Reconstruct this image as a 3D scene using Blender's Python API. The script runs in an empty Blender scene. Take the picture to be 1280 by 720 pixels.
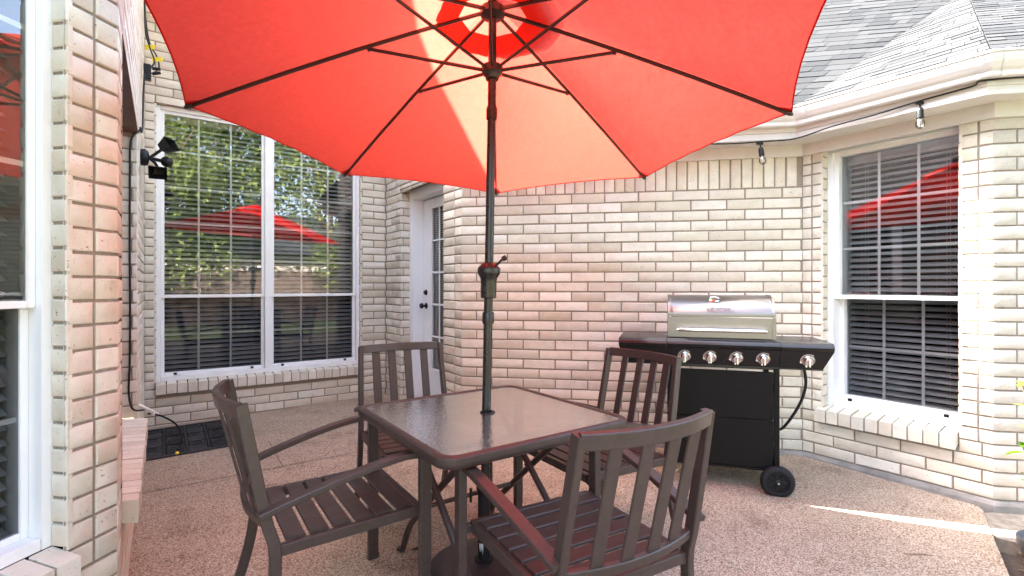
import bpy, math, random
from math import sin, cos, pi, radians, sqrt
from mathutils import Vector, Matrix
random.seed(7)
S = bpy.context.scene
COL = S.collection
V = Vector

# ------------------------------------------------------------------ helpers
class MB:
    def __init__(s): s.v=[]; s.f=[]; s.m=[]; s.s=[]
    def face(s, pts, m=0, smooth=False):
        i=len(s.v); s.v+= [tuple(p) for p in pts]; s.f.append(tuple(range(i,i+len(pts)))); s.m.append(m); s.s.append(smooth)
    def grid(s, rows, m=0, smooth=True, closed_u=False, closed_v=False):
        i=len(s.v); n=len(rows[0]); k=len(rows)
        for r in rows: s.v+=[tuple(p) for p in r]
        for a in range(k if closed_v else k-1):
            for b in range(n if closed_u else n-1):
                a2=(a+1)%k; b2=(b+1)%n
                s.f.append((i+a*n+b, i+a*n+b2, i+a2*n+b2, i+a2*n+b)); s.m.append(m); s.s.append(smooth)
    def obox(s, o, ex, ey, ez, m=0, ch=0.0):
        o=V(o); ex=V(ex); ey=V(ey); ez=V(ez)
        if ch<=0:
            p=[o,o+ex,o+ex+ey,o+ey,o+ez,o+ex+ez,o+ex+ey+ez,o+ey+ez]
            for q in ((0,3,2,1),(4,5,6,7),(0,1,5,4),(1,2,6,5),(2,3,7,6),(3,0,4,7)): s.face([p[j] for j in q],m)
            return
        c=o+(ex+ey+ez)/2; h=[e.length/2 for e in (ex,ey,ez)]; d=[e.normalized() for e in (ex,ey,ez)]
        ch=min(ch,min(h)*0.8)
        def P(sg,ax):   # corner point on face of axis ax
            q=c.copy()
            for j in range(3): q=q+d[j]*(sg[j]*(h[j]-(0 if j==ax else ch)))
            return q
        base=len(s.v); idx={}
        for sg in [(a,b,e) for a in(-1,1) for b in(-1,1) for e in(-1,1)]:
            for ax in range(3):
                idx[(sg,ax)]=len(s.v); s.v.append(tuple(P(sg,ax)))
        def add(l): s.f.append(tuple(l)); s.m.append(m); s.s.append(False)
        for ax in range(3):
            u,w=[(1,2),(2,0),(0,1)][ax]
            for sgn in (-1,1):
                l=[]
                for a,b in ((-1,-1),(1,-1),(1,1),(-1,1)):
                    g=[0,0,0]; g[ax]=sgn; g[u]=a; g[w]=b; l.append(idx[(tuple(g),ax)])
                add(l if sgn>0 else l[::-1])
            for a in (-1,1):
                for b in (-1,1):
                    g0=[0,0,0]; g0[u]=a; g0[w]=b; g1=list(g0); g0[ax]=-1; g1[ax]=1
                    add([idx[(tuple(g0),u)],idx[(tuple(g1),u)],idx[(tuple(g1),w)],idx[(tuple(g0),w)]])
        for sg in [(a,b,e) for a in(-1,1) for b in(-1,1) for e in(-1,1)]:
            add([idx[(sg,k)] for k in range(3)])
    def box(s, c, size, m=0, ch=0.0, rz=0.0):
        a=V((cos(rz),sin(rz),0)); b=V((-sin(rz),cos(rz),0)); z=V((0,0,1))
        ex=a*size[0]; ey=b*size[1]; ez=z*size[2]
        s.obox(V(c)-(ex+ey+ez)/2, ex,ey,ez,m,ch)
    def tube(s, pts, r, seg=10, m=0, caps=True, closed=False):
        pts=[V(p) for p in pts]; n=len(pts); rr=r if isinstance(r,(list,tuple)) else [r]*n
        rows=[]; prev=None
        for i in range(n):
            if closed: t=pts[(i+1)%n]-pts[i-1]
            else: t=pts[min(i+1,n-1)]-pts[max(i-1,0)]
            t.normalize()
            if prev is None:
                a=V((0,0,1)) if abs(t.z)<0.9 else V((1,0,0))
                prev=a.cross(t).normalized()
            u=(prev-t*prev.dot(t)).normalized(); w=t.cross(u); prev=u
            rows.append([pts[i]+u*(cos(2*pi*k/seg)*rr[i])+w*(sin(2*pi*k/seg)*rr[i]) for k in range(seg)])
        s.grid(rows,m,True,closed_u=True,closed_v=closed)
        if caps and not closed: s.face(rows[0][::-1],m); s.face(rows[-1],m)
    def bar(s, pts, w, h, side, m=0, rad=0.003):
        """rounded rectangular bar swept along pts; w across `side`, h across the other"""
        pts=[V(p) for p in pts]; side=V(side).normalized(); rows=[]; n=len(pts)
        rad=min(rad,w*.45,h*.45)
        sec=[]
        for cx,cy,a0 in ((w/2-rad,h/2-rad,0),(-w/2+rad,h/2-rad,90),(-w/2+rad,-h/2+rad,180),(w/2-rad,-h/2+rad,270)):
            for k in (0,2):
                a=radians(a0+45*k); sec.append((cx+rad*cos(a),cy+rad*sin(a)))
        for i in range(n):
            t=(pts[min(i+1,n-1)]-pts[max(i-1,0)]).normalized()
            u=(side-t*side.dot(t)).normalized(); q=t.cross(u)
            rows.append([pts[i]+u*a+q*b for a,b in sec])
        k=len(sec)
        i0=len(s.v)
        for r in rows: s.v+=[tuple(p) for p in r]
        for a in range(n-1):
            for b in range(k):
                b2=(b+1)%k
                s.f.append((i0+a*k+b,i0+a*k+b2,i0+(a+1)*k+b2,i0+(a+1)*k+b)); s.m.append(m); s.s.append(True)
        s.face(rows[0][::-1],m); s.face(rows[-1],m)
    def lathe(s, o, axis, prof, seg=24, m=0, smooth=True):
        o=V(o); ax=V(axis).normalized(); a=V((0,0,1)) if abs(ax.z)<0.9 else V((1,0,0))
        u=a.cross(ax).normalized(); w=ax.cross(u)
        rows=[[o+ax*z+u*(r*cos(2*pi*k/seg))+w*(r*sin(2*pi*k/seg)) for k in range(seg)] for r,z in prof]
        s.grid(rows,m,smooth,closed_u=True)
        if prof[0][0]>1e-5: s.face(rows[0][::-1],m)
        if prof[-1][0]>1e-5: s.face(rows[-1],m)
    def prism(s, poly, z0, z1, m=0):
        a=[(p[0],p[1],z0) for p in poly]; b=[(p[0],p[1],z1) for p in poly]
        s.face(a[::-1],m); s.face(b,m)
        n=len(poly)
        for i in range(n): s.face([a[i],a[(i+1)%n],b[(i+1)%n],b[i]],m)
    def build(s, name, mats, parent=None, bevel=0):
        me=bpy.data.meshes.new(name); me.from_pydata(s.v,[],s.f)
        if not isinstance(mats,(list,tuple)): mats=[mats]
        for x in mats: me.materials.append(x)
        me.polygons.foreach_set('material_index',s.m); me.polygons.foreach_set('use_smooth',s.s)
        me.update()
        me.set_sharp_from_angle(angle=radians(41))
        o=bpy.data.objects.new(name,me); COL.objects.link(o)
        if parent is not None: o.parent=parent
        return o

def empty(name, loc, rz=0):
    o=bpy.data.objects.new(name,None); COL.objects.link(o); o.location=loc; o.rotation_euler=(0,0,rz); o.empty_display_size=.1
    return o
def tag(o, label=None, cat=None, group=None, kind=None):
    if label: o['label']=label
    if cat: o['category']=cat
    if group: o['group']=group
    if kind: o['kind']=kind
    return o
def copy_tree(o, parent=None):
    c=o.copy(); COL.objects.link(c)
    if parent is not None: c.parent=parent
    for ch in [x for x in bpy.data.objects if x.parent==o]: copy_tree(ch,c)
    return c
def smoothpath(pts, n=6):
    """Catmull-Rom"""
    P=[V(p) for p in pts]; out=[]
    for i in range(len(P)-1):
        p0=P[max(i-1,0)]; p1=P[i]; p2=P[i+1]; p3=P[min(i+2,len(P)-1)]
        for k in range(n):
            t=k/n
            out.append(0.5*((2*p1)+(p2-p0)*t+(2*p0-5*p1+4*p2-p3)*t*t+(3*p1-p0-3*p2+p3)*t**3))
    out.append(P[-1]); return out

# ------------------------------------------------------------------ materials
def newmat(name):
    m=bpy.data.materials.new(name); m.use_nodes=True; nt=m.node_tree
    return m, nt, nt.nodes, nt.links, nt.nodes['Principled BSDF']
def nd(nt, t, **kw):
    n=nt.nodes.new(t)
    for k,v in kw.items():
        if k in n.inputs: n.inputs[k].default_value=v
        else: setattr(n,k,v)
    return n
def ramp(nt, fac, stops):
    r=nt.nodes.new('ShaderNodeValToRGB'); el=r.color_ramp.elements
    while len(el)<len(stops): el.new(0.5)
    for e,(p,c) in zip(el,stops): e.position=p; e.color=(*c,1) if len(c)==3 else c
    nt.links.new(fac,r.inputs[0]); return r
def mix(nt, fac, a, b, mode='MIX'):
    n=nt.nodes.new('ShaderNodeMix'); n.data_type='RGBA'; n.blend_type=mode
    for sock,val in ((n.inputs[0],fac),(n.inputs[6],a),(n.inputs[7],b)):
        if hasattr(val,'links') or isinstance(val,bpy.types.NodeSocket): nt.links.new(val,sock)
        else: sock.default_value = val if not isinstance(val,tuple) else ((*val,1) if len(val)==3 else val)
    return n.outputs[2]
def objco(nt):
    return nt.nodes.new('ShaderNodeTexCoord').outputs['Object']
def noise(nt, vec, scale, detail=4, rough=.55):
    n=nd(nt,'ShaderNodeTexNoise',Scale=scale,Detail=detail,Roughness=rough); nt.links.new(vec,n.inputs['Vector']); return n.outputs[0]
def bump(nt, h, strength, dist, bsdf, normal_in=None):
    b=nd(nt,'ShaderNodeBump',Strength=strength,Distance=dist); nt.links.new(h,b.inputs['Height'])
    if normal_in: nt.links.new(normal_in,b.inputs['Normal'])
    nt.links.new(b.outputs[0],bsdf.inputs['Normal']); return b.outputs[0]

def simple(name, col, rough=.5, metal=0, var=.12, nscale=30, bmp=0.0, spec=.5):
    m,nt,N,L,b=newmat(name); co=objco(nt)
    n=noise(nt,co,nscale,5)
    c=ramp(nt,n,[(.3,tuple(x*(1-var) for x in col)),(.7,tuple(min(1,x*(1+var)) for x in col))])
    L.new(c.outputs[0],b.inputs['Base Color'])
    r=ramp(nt,noise(nt,co,nscale*.37,4),[(.3,(rough*.85,)*3),(.75,(min(1,rough*1.18),)*3)])
    L.new(r.outputs[0],b.inputs['Roughness']); b.inputs['Metallic'].default_value=metal
    b.inputs['Specular IOR Level'].default_value=spec
    if bmp: bump(nt,noise(nt,co,nscale*4,3),bmp,.002,b)
    return m

def brick_mat(name, cols, speck=.5):
    m,nt,N,L,b=newmat(name); co=objco(nt)
    g=nt.nodes.new('ShaderNodeNewGeometry')
    st=[(i/(len(cols)-1),c) for i,c in enumerate(cols)]
    base=ramp(nt,g.outputs['Random Per Island'],st).outputs[0]
    cl=ramp(nt,noise(nt,co,14,6,.6),[(.28,(.90,.885,.86)),(.5,(.98,.975,.97)),(.72,(1.04,1.04,1.04))]).outputs[0]
    base=mix(nt,1.0,base,cl,'MULTIPLY')
    big=ramp(nt,noise(nt,co,1.3,3),[(.35,(.95,.945,.94)),(.65,(1.02,1.02,1.02))]).outputs[0]
    base=mix(nt,1.0,base,big,'MULTIPLY')
    sp=ramp(nt,noise(nt,co,105,2,.5),[(.0,(1,1,1)),(.27,(1,1,1)),(.345,(0,0,0))]).outputs[0]
    sp2=ramp(nt,noise(nt,co,9,2),[(.40,(0,0,0)),(.65,(1,1,1))]).outputs[0]
    spm=mix(nt,1.0,sp,sp2,'MULTIPLY')
    base=mix(nt,spm,base,(.13,.1,.075))
    lite=ramp(nt,noise(nt,co,38,5,.7),[(.62,(0,0,0)),(.78,(.45,.45,.45))]).outputs[0]
    base=mix(nt,lite,base,(.72,.68,.62))
    L.new(base,b.inputs['Base Color']); b.inputs['Roughness'].default_value=.88; b.inputs['Specular IOR Level'].default_value=.25
    bump(nt,noise(nt,co,55,8,.68),.55,.004,b)
    return m

BRICK=brick_mat('cream_brick',[(.58,.52,.42),(.655,.60,.50),(.685,.635,.54),(.62,.56,.455),(.705,.66,.57),(.635,.57,.46),(.685,.64,.55)])
BRICK_ROCK=brick_mat('rock_face_brick',[(.42,.385,.335),(.48,.44,.385),(.53,.49,.435)])
def mortar():
    m,nt,N,L,b=newmat('tan_mortar'); co=objco(nt)
    c=ramp(nt,noise(nt,co,60,6,.7),[(.3,(.22,.175,.135)),(.7,(.33,.28,.23))]); L.new(c.outputs[0],b.inputs['Base Color'])
    b.inputs['Roughness'].default_value=.95; bump(nt,noise(nt,co,160,5,.7),.6,.003,b); return m
MORTAR=mortar()
WHITE=simple('white_vinyl',(.78,.78,.77),.42,var=.03,nscale=6)
CREAMP=simple('painted_trim',(.57,.545,.515),.5,var=.06,nscale=9,bmp=.1)
GUTTER=simple('white_gutter',(.60,.59,.58),.32,var=.05,nscale=5)
BROWN=simple('brown_steel',(.13,.055,.032),.55,var=.2,nscale=12)
DOORW=simple('white_door',(.76,.76,.76),.38,var=.02,nscale=5)
BLACKM=simple('black_hardware',(.012,.012,.013),.35,metal=.6,var=.1)
BRONZE=simple('bronze_powder_coat',(.047,.031,.026),.40,var=.16,nscale=45,bmp=.05,spec=.5)
RIBM=simple('rib_metal',(.028,.017,.014),.34,metal=.1,var=.1)
POLEM=simple('pole_bronze',(.022,.020,.018),.28,metal=.1,var=.06)
BLACKP=simple('black_plastic',(.010,.010,.011),.42,var=.15,nscale=30,bmp=.05,spec=.25)
RUBBER=simple('black_rubber',(.015,.015,.016),.6,var=.3,nscale=60,bmp=.2,spec=.2)
GRILLB=simple('grill_black_enamel',(.010,.010,.011),.24,var=.1,nscale=9,spec=.38)
GRILLP=simple('grill_panel_black',(.009,.0085,.0075),.5,var=.07,nscale=25,bmp=.05,spec=.12)
CHROME=simple('chrome',(.82,.82,.83),.10,metal=1,var=.04)
TANKW=simple('tank_white',(.68,.68,.68),.4,var=.06)
BASEM=simple('umbrella_base_iron',(.035,.022,.022),.45,var=.15,nscale=40,bmp=.1)
CONC=simple('concrete',(.25,.23,.21),.92,var=.25,nscale=11,bmp=.7)
CONC2=simple('rough_concrete',(.24,.205,.165),.95,var=.3,nscale=26,bmp=1.0)
STICK=simple('white_sticker',(.75,.75,.75),.5,var=.02)
YEL=simple('yellow_plastic',(.78,.62,.03),.45,var=.08)
CLEARP=simple('grey_plastic',(.42,.43,.46),.3,var=.1)
INTER=simple('interior_dark',(.05,.045,.042),.9,var=.2,nscale=3)
BLINDM=simple('white_blind',(.50,.50,.50),.5,var=.04,nscale=8)
def steel():
    m,nt,N,L,b=newmat('brushed_stainless'); co=objco(nt)
    mp=nt.nodes.new('ShaderNodeMapping'); mp.inputs['Scale'].default_value=(1.2,160,160); L.new(co,mp.inputs[0])
    n=noise(nt,mp.outputs[0],6,3)
    c=ramp(nt,n,[(.3,(.20,.183,.170)),(.7,(.27,.248,.232))]); L.new(c.outputs[0],b.inputs['Base Color'])
    r=ramp(nt,n,[(.2,(.32,)*3),(.8,(.44,)*3)]); L.new(r.outputs[0],b.inputs['Roughness'])
    b.inputs['Metallic'].default_value=1; b.inputs['Anisotropic'].default_value=.5; return m
STEEL=steel()
def fabric(name='red_canvas',k=1.0):
    m,nt,N,L,b=newmat(name); co=objco(nt); N.remove(b); out=N['Material Output']
    w=nd(nt,'ShaderNodeTexWave',Scale=310.0,Distortion=.6); L.new(co,w.inputs[0])
    mp=nt.nodes.new('ShaderNodeMapping'); mp.inputs['Rotation'].default_value=(0,0,pi/2); L.new(co,mp.inputs[0])
    w2=nd(nt,'ShaderNodeTexWave',Scale=260.0,Distortion=.6); L.new(mp.outputs[0],w2.inputs[0])
    add=nd(nt,'ShaderNodeMath',operation='ADD'); L.new(w.outputs[1],add.inputs[0]); L.new(w2.outputs[1],add.inputs[1])
    big=noise(nt,co,4.0,6,.6)
    # woven canvas scatters light mostly onward, so the slope of each panel counts for more than in a plain diffuser
    gn=nt.nodes.new('ShaderNodeNewGeometry'); vm=nd(nt,'ShaderNodeVectorMath',operation='MULTIPLY'); vm.inputs[1].default_value=(2.7,2.7,1); L.new(gn.outputs['Normal'],vm.inputs[0])
    vn=nd(nt,'ShaderNodeVectorMath',operation='NORMALIZE'); L.new(vm.outputs[0],vn.inputs[0])
    bp=nd(nt,'ShaderNodeBump',Strength=.12,Distance=.001); L.new(add.outputs[0],bp.inputs['Height']); L.new(vn.outputs[0],bp.inputs['Normal'])
    bp2=nd(nt,'ShaderNodeBump',Strength=.16,Distance=.03); L.new(big,bp2.inputs['Height']); L.new(bp.outputs[0],bp2.inputs['Normal'])
    v=noise(nt,co,40,4)
    cd=ramp(nt,v,[(.3,(.48,.014,.012)),(.7,(.54,.017,.014))]); ct=ramp(nt,v,[(.3,(.56,.061*k,.040*k)),(.7,(.62,.070*k,.047*k))])
    d=nd(nt,'ShaderNodeBsdfDiffuse'); t=nd(nt,'ShaderNodeBsdfTranslucent')
    L.new(cd.outputs[0],d.inputs[0]); L.new(ct.outputs[0],t.inputs[0])
    for q in (d,t): L.new(bp2.outputs[0],q.inputs['Normal'])
    mx=nd(nt,'ShaderNodeMixShader'); mx.inputs[0].default_value=.5
    L.new(d.outputs[0],mx.inputs[1]); L.new(t.outputs[0],mx.inputs[2]); L.new(mx.outputs[0],out.inputs[0]); return m
FABRIC=fabric(); FABRIC_VENT=fabric('red_vent_canvas',1.0)
def glass(name, refl, tint, rough=0.0, wav=0.0, fk=.9):
    m,nt,N,L,b=newmat(name); N.remove(b); out=N['Material Output']
    fr=nd(nt,'ShaderNodeFresnel',IOR=1.5)
    ma=nd(nt,'ShaderNodeMath',operation='MULTIPLY_ADD'); L.new(fr.outputs[0],ma.inputs[0]); ma.inputs[1].default_value=fk; ma.inputs[2].default_value=refl
    cl=nd(nt,'ShaderNodeClamp'); L.new(ma.outputs[0],cl.inputs[0])
    t=nd(nt,'ShaderNodeBsdfTransparent'); t.inputs[0].default_value=(*tint,1)
    g=nd(nt,'ShaderNodeBsdfGlossy'); g.inputs['Roughness'].default_value=rough
    if wav:
        co=objco(nt); bp=nd(nt,'ShaderNodeBump',Strength=wav,Distance=.004); L.new(noise(nt,co,1.6,2),bp.inputs['Height']); L.new(bp.outputs[0],g.inputs['Normal'])
    mx=nd(nt,'ShaderNodeMixShader'); L.new(cl.outputs[0],mx.inputs[0]); L.new(t.outputs[0],mx.inputs[1]); L.new(g.outputs[0],mx.inputs[2])
    L.new(mx.outputs[0],out.inputs[0]); return m
GLASS=glass('window_glass',.12,(.90,.92,.91),0.0,.05)
GLASS_SCREEN=glass('screened_glass',.010,(.52,.53,.54),0.02,.05,.45)
BULBG=glass('bulb_glass',.06,(.92,.92,.9))
def hammered():
    m,nt,N,L,b=newmat('hammered_glass'); N.remove(b); out=N['Material Output']; co=objco(nt)
    vo=nd(nt,'ShaderNodeTexVoronoi',Scale=62.0); L.new(co,vo.inputs['Vector'])
    bp=nd(nt,'ShaderNodeBump',Strength=.30,Distance=.003); L.new(noise(nt,co,85,3,.6),bp.inputs['Height'])
    bp2=nd(nt,'ShaderNodeBump',Strength=.16,Distance=.003); L.new(vo.outputs[0],bp2.inputs['Height']); L.new(bp.outputs[0],bp2.inputs['Normal'])
    fr=nd(nt,'ShaderNodeFresnel',IOR=1.52); L.new(bp2.outputs[0],fr.inputs['Normal'])
    ma=nd(nt,'ShaderNodeMath',operation='MULTIPLY_ADD',use_clamp=True); L.new(fr.outputs[0],ma.inputs[0]); ma.inputs[1].default_value=2.2; ma.inputs[2].default_value=.26
    t=nd(nt,'ShaderNodeBsdfTransparent'); t.inputs[0].default_value=(.80,.78,.76,1)
    rf=nd(nt,'ShaderNodeBsdfRefraction',IOR=1.12,Roughness=.22); rf.inputs[0].default_value=(.88,.86,.84,1); L.new(bp2.outputs[0],rf.inputs['Normal'])
    df=nd(nt,'ShaderNodeBsdfDiffuse'); df.inputs[0].default_value=(.62,.58,.55,1)
    g=nd(nt,'ShaderNodeBsdfGlossy',Roughness=.025); L.new(bp2.outputs[0],g.inputs['Normal'])
    m0=nd(nt,'ShaderNodeMixShader'); m0.inputs[0].default_value=.45; L.new(t.outputs[0],m0.inputs[1]); L.new(rf.outputs[0],m0.inputs[2])
    m1=nd(nt,'ShaderNodeMixShader'); m1.inputs[0].default_value=.28; L.new(m0.outputs[0],m1.inputs[1]); L.new(df.outputs[0],m1.inputs[2])
    m2=nd(nt,'ShaderNodeMixShader'); L.new(ma.outputs[0],m2.inputs[0]); L.new(m1.outputs[0],m2.inputs[1]); L.new(g.outputs[0],m2.inputs[2])
    L.new(m2.outputs[0],out.inputs[0]); return m
HAMMER=hammered()
def aggregate():
    m,nt,N,L,b=newmat('exposed_aggregate'); co=objco(nt)
    vo=nd(nt,'ShaderNodeTexVoronoi',Scale=150.0); L.new(co,vo.inputs['Vector'])
    sep=nd(nt,'ShaderNodeSeparateColor'); L.new(vo.outputs['Color'],sep.inputs[0])
    st=ramp(nt,sep.outputs[0],[(0,(.24,.17,.115)),(.13,(.44,.33,.235)),(.40,(.59,.48,.375)),(.62,(.66,.56,.46)),(.82,(.72,.645,.555)),(1,(.84,.80,.74))])
    st.color_ramp.interpolation='CONSTANT'
    vo2=nd(nt,'ShaderNodeTexVoronoi',Scale=260.0); L.new(co,vo2.inputs['Vector'])
    sep2=nd(nt,'ShaderNodeSeparateColor'); L.new(vo2.outputs['Color'],sep2.inputs[0])
    st2=ramp(nt,sep2.outputs[1],[(0,(.36,.275,.20)),(.3,(.58,.48,.38)),(.7,(.66,.57,.47)),(.95,(.80,.74,.67))])
    base=mix(nt,.45,st.outputs[0],st2.outputs[0])
    ed=ramp(nt,vo.outputs['Distance'],[(.3,(1.05,1.05,1.05)),(.75,(.46,.41,.36))]).outputs[0]
    base=mix(nt,1.0,base,ed,'MULTIPLY')
    big=ramp(nt,noise(nt,co,1.4,5,.6),[(.3,(.70,.655,.61)),(.7,(.95,.89,.84))]).outputs[0]
    base=mix(nt,1.0,base,big,'MULTIPLY')
    stain=ramp(nt,noise(nt,co,3.2,6,.65),[(.30,(.66,.63,.60)),(.45,(1,1,1))]).outputs[0]
    base=mix(nt,1.0,base,stain,'MULTIPLY')
    L.new(base,b.inputs['Base Color']); b.inputs['Roughness'].default_value=.8; b.inputs['Specular IOR Level'].default_value=.35
    inv=nd(nt,'ShaderNodeMath',operation='SUBTRACT'); inv.inputs[0].default_value=1; L.new(vo.outputs['Distance'],inv.inputs[1])
    bump(nt,inv.outputs[0],.6,.005,b); return m
AGG=aggregate()
def shingle():
    m,nt,N,L,b=newmat('grey_shingle'); co=objco(nt); g=nt.nodes.new('ShaderNodeNewGeometry')
    base=ramp(nt,g.outputs['Random Per Island'],[(0,(.026,.027,.028)),(.4,(.036,.037,.038)),(.75,(.046,.047,.047)),(1,(.031,.031,.031))]).outputs[0]
    gr=ramp(nt,noise(nt,co,240,4,.8),[(.3,(.72,.72,.72)),(.7,(1.15,1.15,1.15))]).outputs[0]
    L.new(mix(nt,1.0,base,gr,'MULTIPLY'),b.inputs['Base Color']); b.inputs['Roughness'].default_value=.95; b.inputs['Specular IOR Level'].default_value=.08
    bump(nt,noise(nt,co,220,3),.5,.002,b); return m
SHING=shingle()
def grassm():
    m,nt,N,L,b=newmat('lawn_grass'); co=objco(nt)
    c=ramp(nt,noise(nt,co,3,8,.7),[(.3,(.05,.066,.025)),(.5,(.08,.105,.035)),(.7,(.11,.13,.05))]); L.new(c.outputs[0],b.inputs['Base Color'])
    b.inputs['Roughness'].default_value=.95; bump(nt,noise(nt,co,40,5),.8,.03,b); return m
GRASS=grassm()
def leafm(name, cols):
    m,nt,N,L,b=newmat(name); N.remove(b); out=N['Material Output']; g=nt.nodes.new('ShaderNodeNewGeometry')
    c=ramp(nt,g.outputs['Random Per Island'],[(i/(len(cols)-1),x) for i,x in enumerate(cols)])
    d=nd(nt,'ShaderNodeBsdfDiffuse'); t=nd(nt,'ShaderNodeBsdfTranslucent'); L.new(c.outputs[0],d.inputs[0]); L.new(c.outputs[0],t.inputs[0])
    mx=nd(nt,'ShaderNodeMixShader'); mx.inputs[0].default_value=.4; L.new(d.outputs[0],mx.inputs[1]); L.new(t.outputs[0],mx.inputs[2]); L.new(mx.outputs[0],out.inputs[0]); return m
LEAF=leafm('tree_leaf',[(.06,.09,.025),(.13,.17,.04),(.22,.26,.08),(.14,.18,.05)])
LEAFD=leafm('dark_leaf',[(.03,.06,.018),(.055,.10,.025),(.08,.13,.03)])
LEAFY=leafm('sprig_leaf',[(.10,.24,.02),(.16,.34,.03),(.26,.40,.04)])
BARK=simple('bark',(.14,.10,.075),.95,var=.35,nscale=14,bmp=.8)
CHIP=leafm('bark_chip',[(.10,.06,.04),(.22,.14,.09),(.36,.28,.2),(.16,.09,.06),(.5,.42,.33)])
SOIL=simple('soil',(.07,.05,.038),.98,var=.4,nscale=50,bmp=1)
FENCEM=simple('cedar_fence',(.075,.046,.032),.85,var=.3,nscale=7,bmp=.3)
POTM=simple('grey_pot',(.06,.065,.07),.45,var=.1)

# ------------------------------------------------------------------ layout (metres; camera eye above origin)
F=625.0; HC=1.26
def D(a): return V((cos(radians(a)),sin(radians(a))))
def rt(p,d,t): return V((p[0]+d[0]*t,p[1]+d[1]*t))
def patz(y): return .025*max(0.0,y-2.0)
aW,aR,aB,aP=35.0,-55.0,-10.0,80.0
P3=V((2.097,3.610)); P2=rt(P3,-D(aB),2.543); P1=rt(P2,-D(aR),1.68); P0=rt(P1,-D(aW),2.11)
P4=rt(P3,D(aR),1.012); P5=rt(P4,D(aB),3.0)
C1=rt(P0,D(aR),3.10); C2=rt(C1,-D(aP),.166); C3=rt(C2,-D(aP),1.30); C4=rt(C3,-D(aP),3.0)
Z0=.073; RH=.0762; BL=.254
def nrm(a): return V((sin(radians(a)),-cos(radians(a))))   # towards the patio for a wall running left-to-right at angle a

house=empty('brick_house',(0,0,0))
tag(house,'cream brick house wrapping the patio, with grey shingle roof and white windows','house')

def brick(mb, O, d, n, a, b, z0, z1, m=0, out=0.0, depth=.018, ch=.0035, rough=0.0):
    """one brick showing its face on the wall plane"""
    j=lambda s: random.uniform(-s,s)
    a+=j(.0012); b+=j(.0012); z0+=j(.001); z1+=j(.001); out+=j(.0012)
    d3=V((d[0],d[1],0)); n3=V((n[0],n[1],0)); o=V((O[0],O[1],0))
    def P(s,z,w): return o+d3*s+n3*w+V((0,0,z))
    if rough:
        nx=max(3,int((b-a)/.018)); nz=5; rows=[]
        for k in range(nz+1):
            r=[]
            for i in range(nx+1):
                e=min(i,nx-i,k,nz-k)
                w=out+ (-.002 if e==0 else rough*(.35+.9*random.random())*(1 if e>1 else .7))
                r.append(P(a+(b-a)*i/nx+ (0 if e==0 else j(.005)), z0+(z1-z0)*k/nz+(0 if e==0 else j(.004)), w))
            rows.append(r)
        mb.grid(rows,m,False)
        mb_ring=[P(a,z0,out-.002),P(b,z0,out-.002),P(b,z1,out-.002),P(a,z1,out-.002)]
        back=[P(a,z0,-depth),P(b,z0,-depth),P(b,z1,-depth),P(a,z1,-depth)]
        for i in range(4): mb.face([back[i],back[(i+1)%4],mb_ring[(i+1)%4],mb_ring[i]],m)
        return
    i0=len(mb.v)
    q=[(a,z0),(b,z0),(b,z1),(a,z1)]
    s1=[1,-1,-1,1]; s2=[1,1,-1,-1]
    mb.v+=[tuple(P(s,z,-depth)) for s,z in q]
    mb.v+=[tuple(P(s,z,out-ch)) for s,z in q]
    c=[random.uniform(ch*.7,ch*1.7) for _ in range(4)]
    mb.v+=[tuple(P(s+s1[k]*c[k],z+s2[k]*c[k],out+j(.0006))) for k,(s,z) in enumerate(q)]
    for k in range(4):
        k2=(k+1)%4
        mb.f.append((i0+k,i0+k2,i0+4+k2,i0+4+k)); mb.f.append((i0+4+k,i0+4+k2,i0+8+k2,i0+8+k))
        mb.m+=[m,m]; mb.s+=[False,False]
    mb.f.append((i0+8,i0+9,i0+10,i0+11)); mb.m.append(m); mb.s.append(False)

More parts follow.
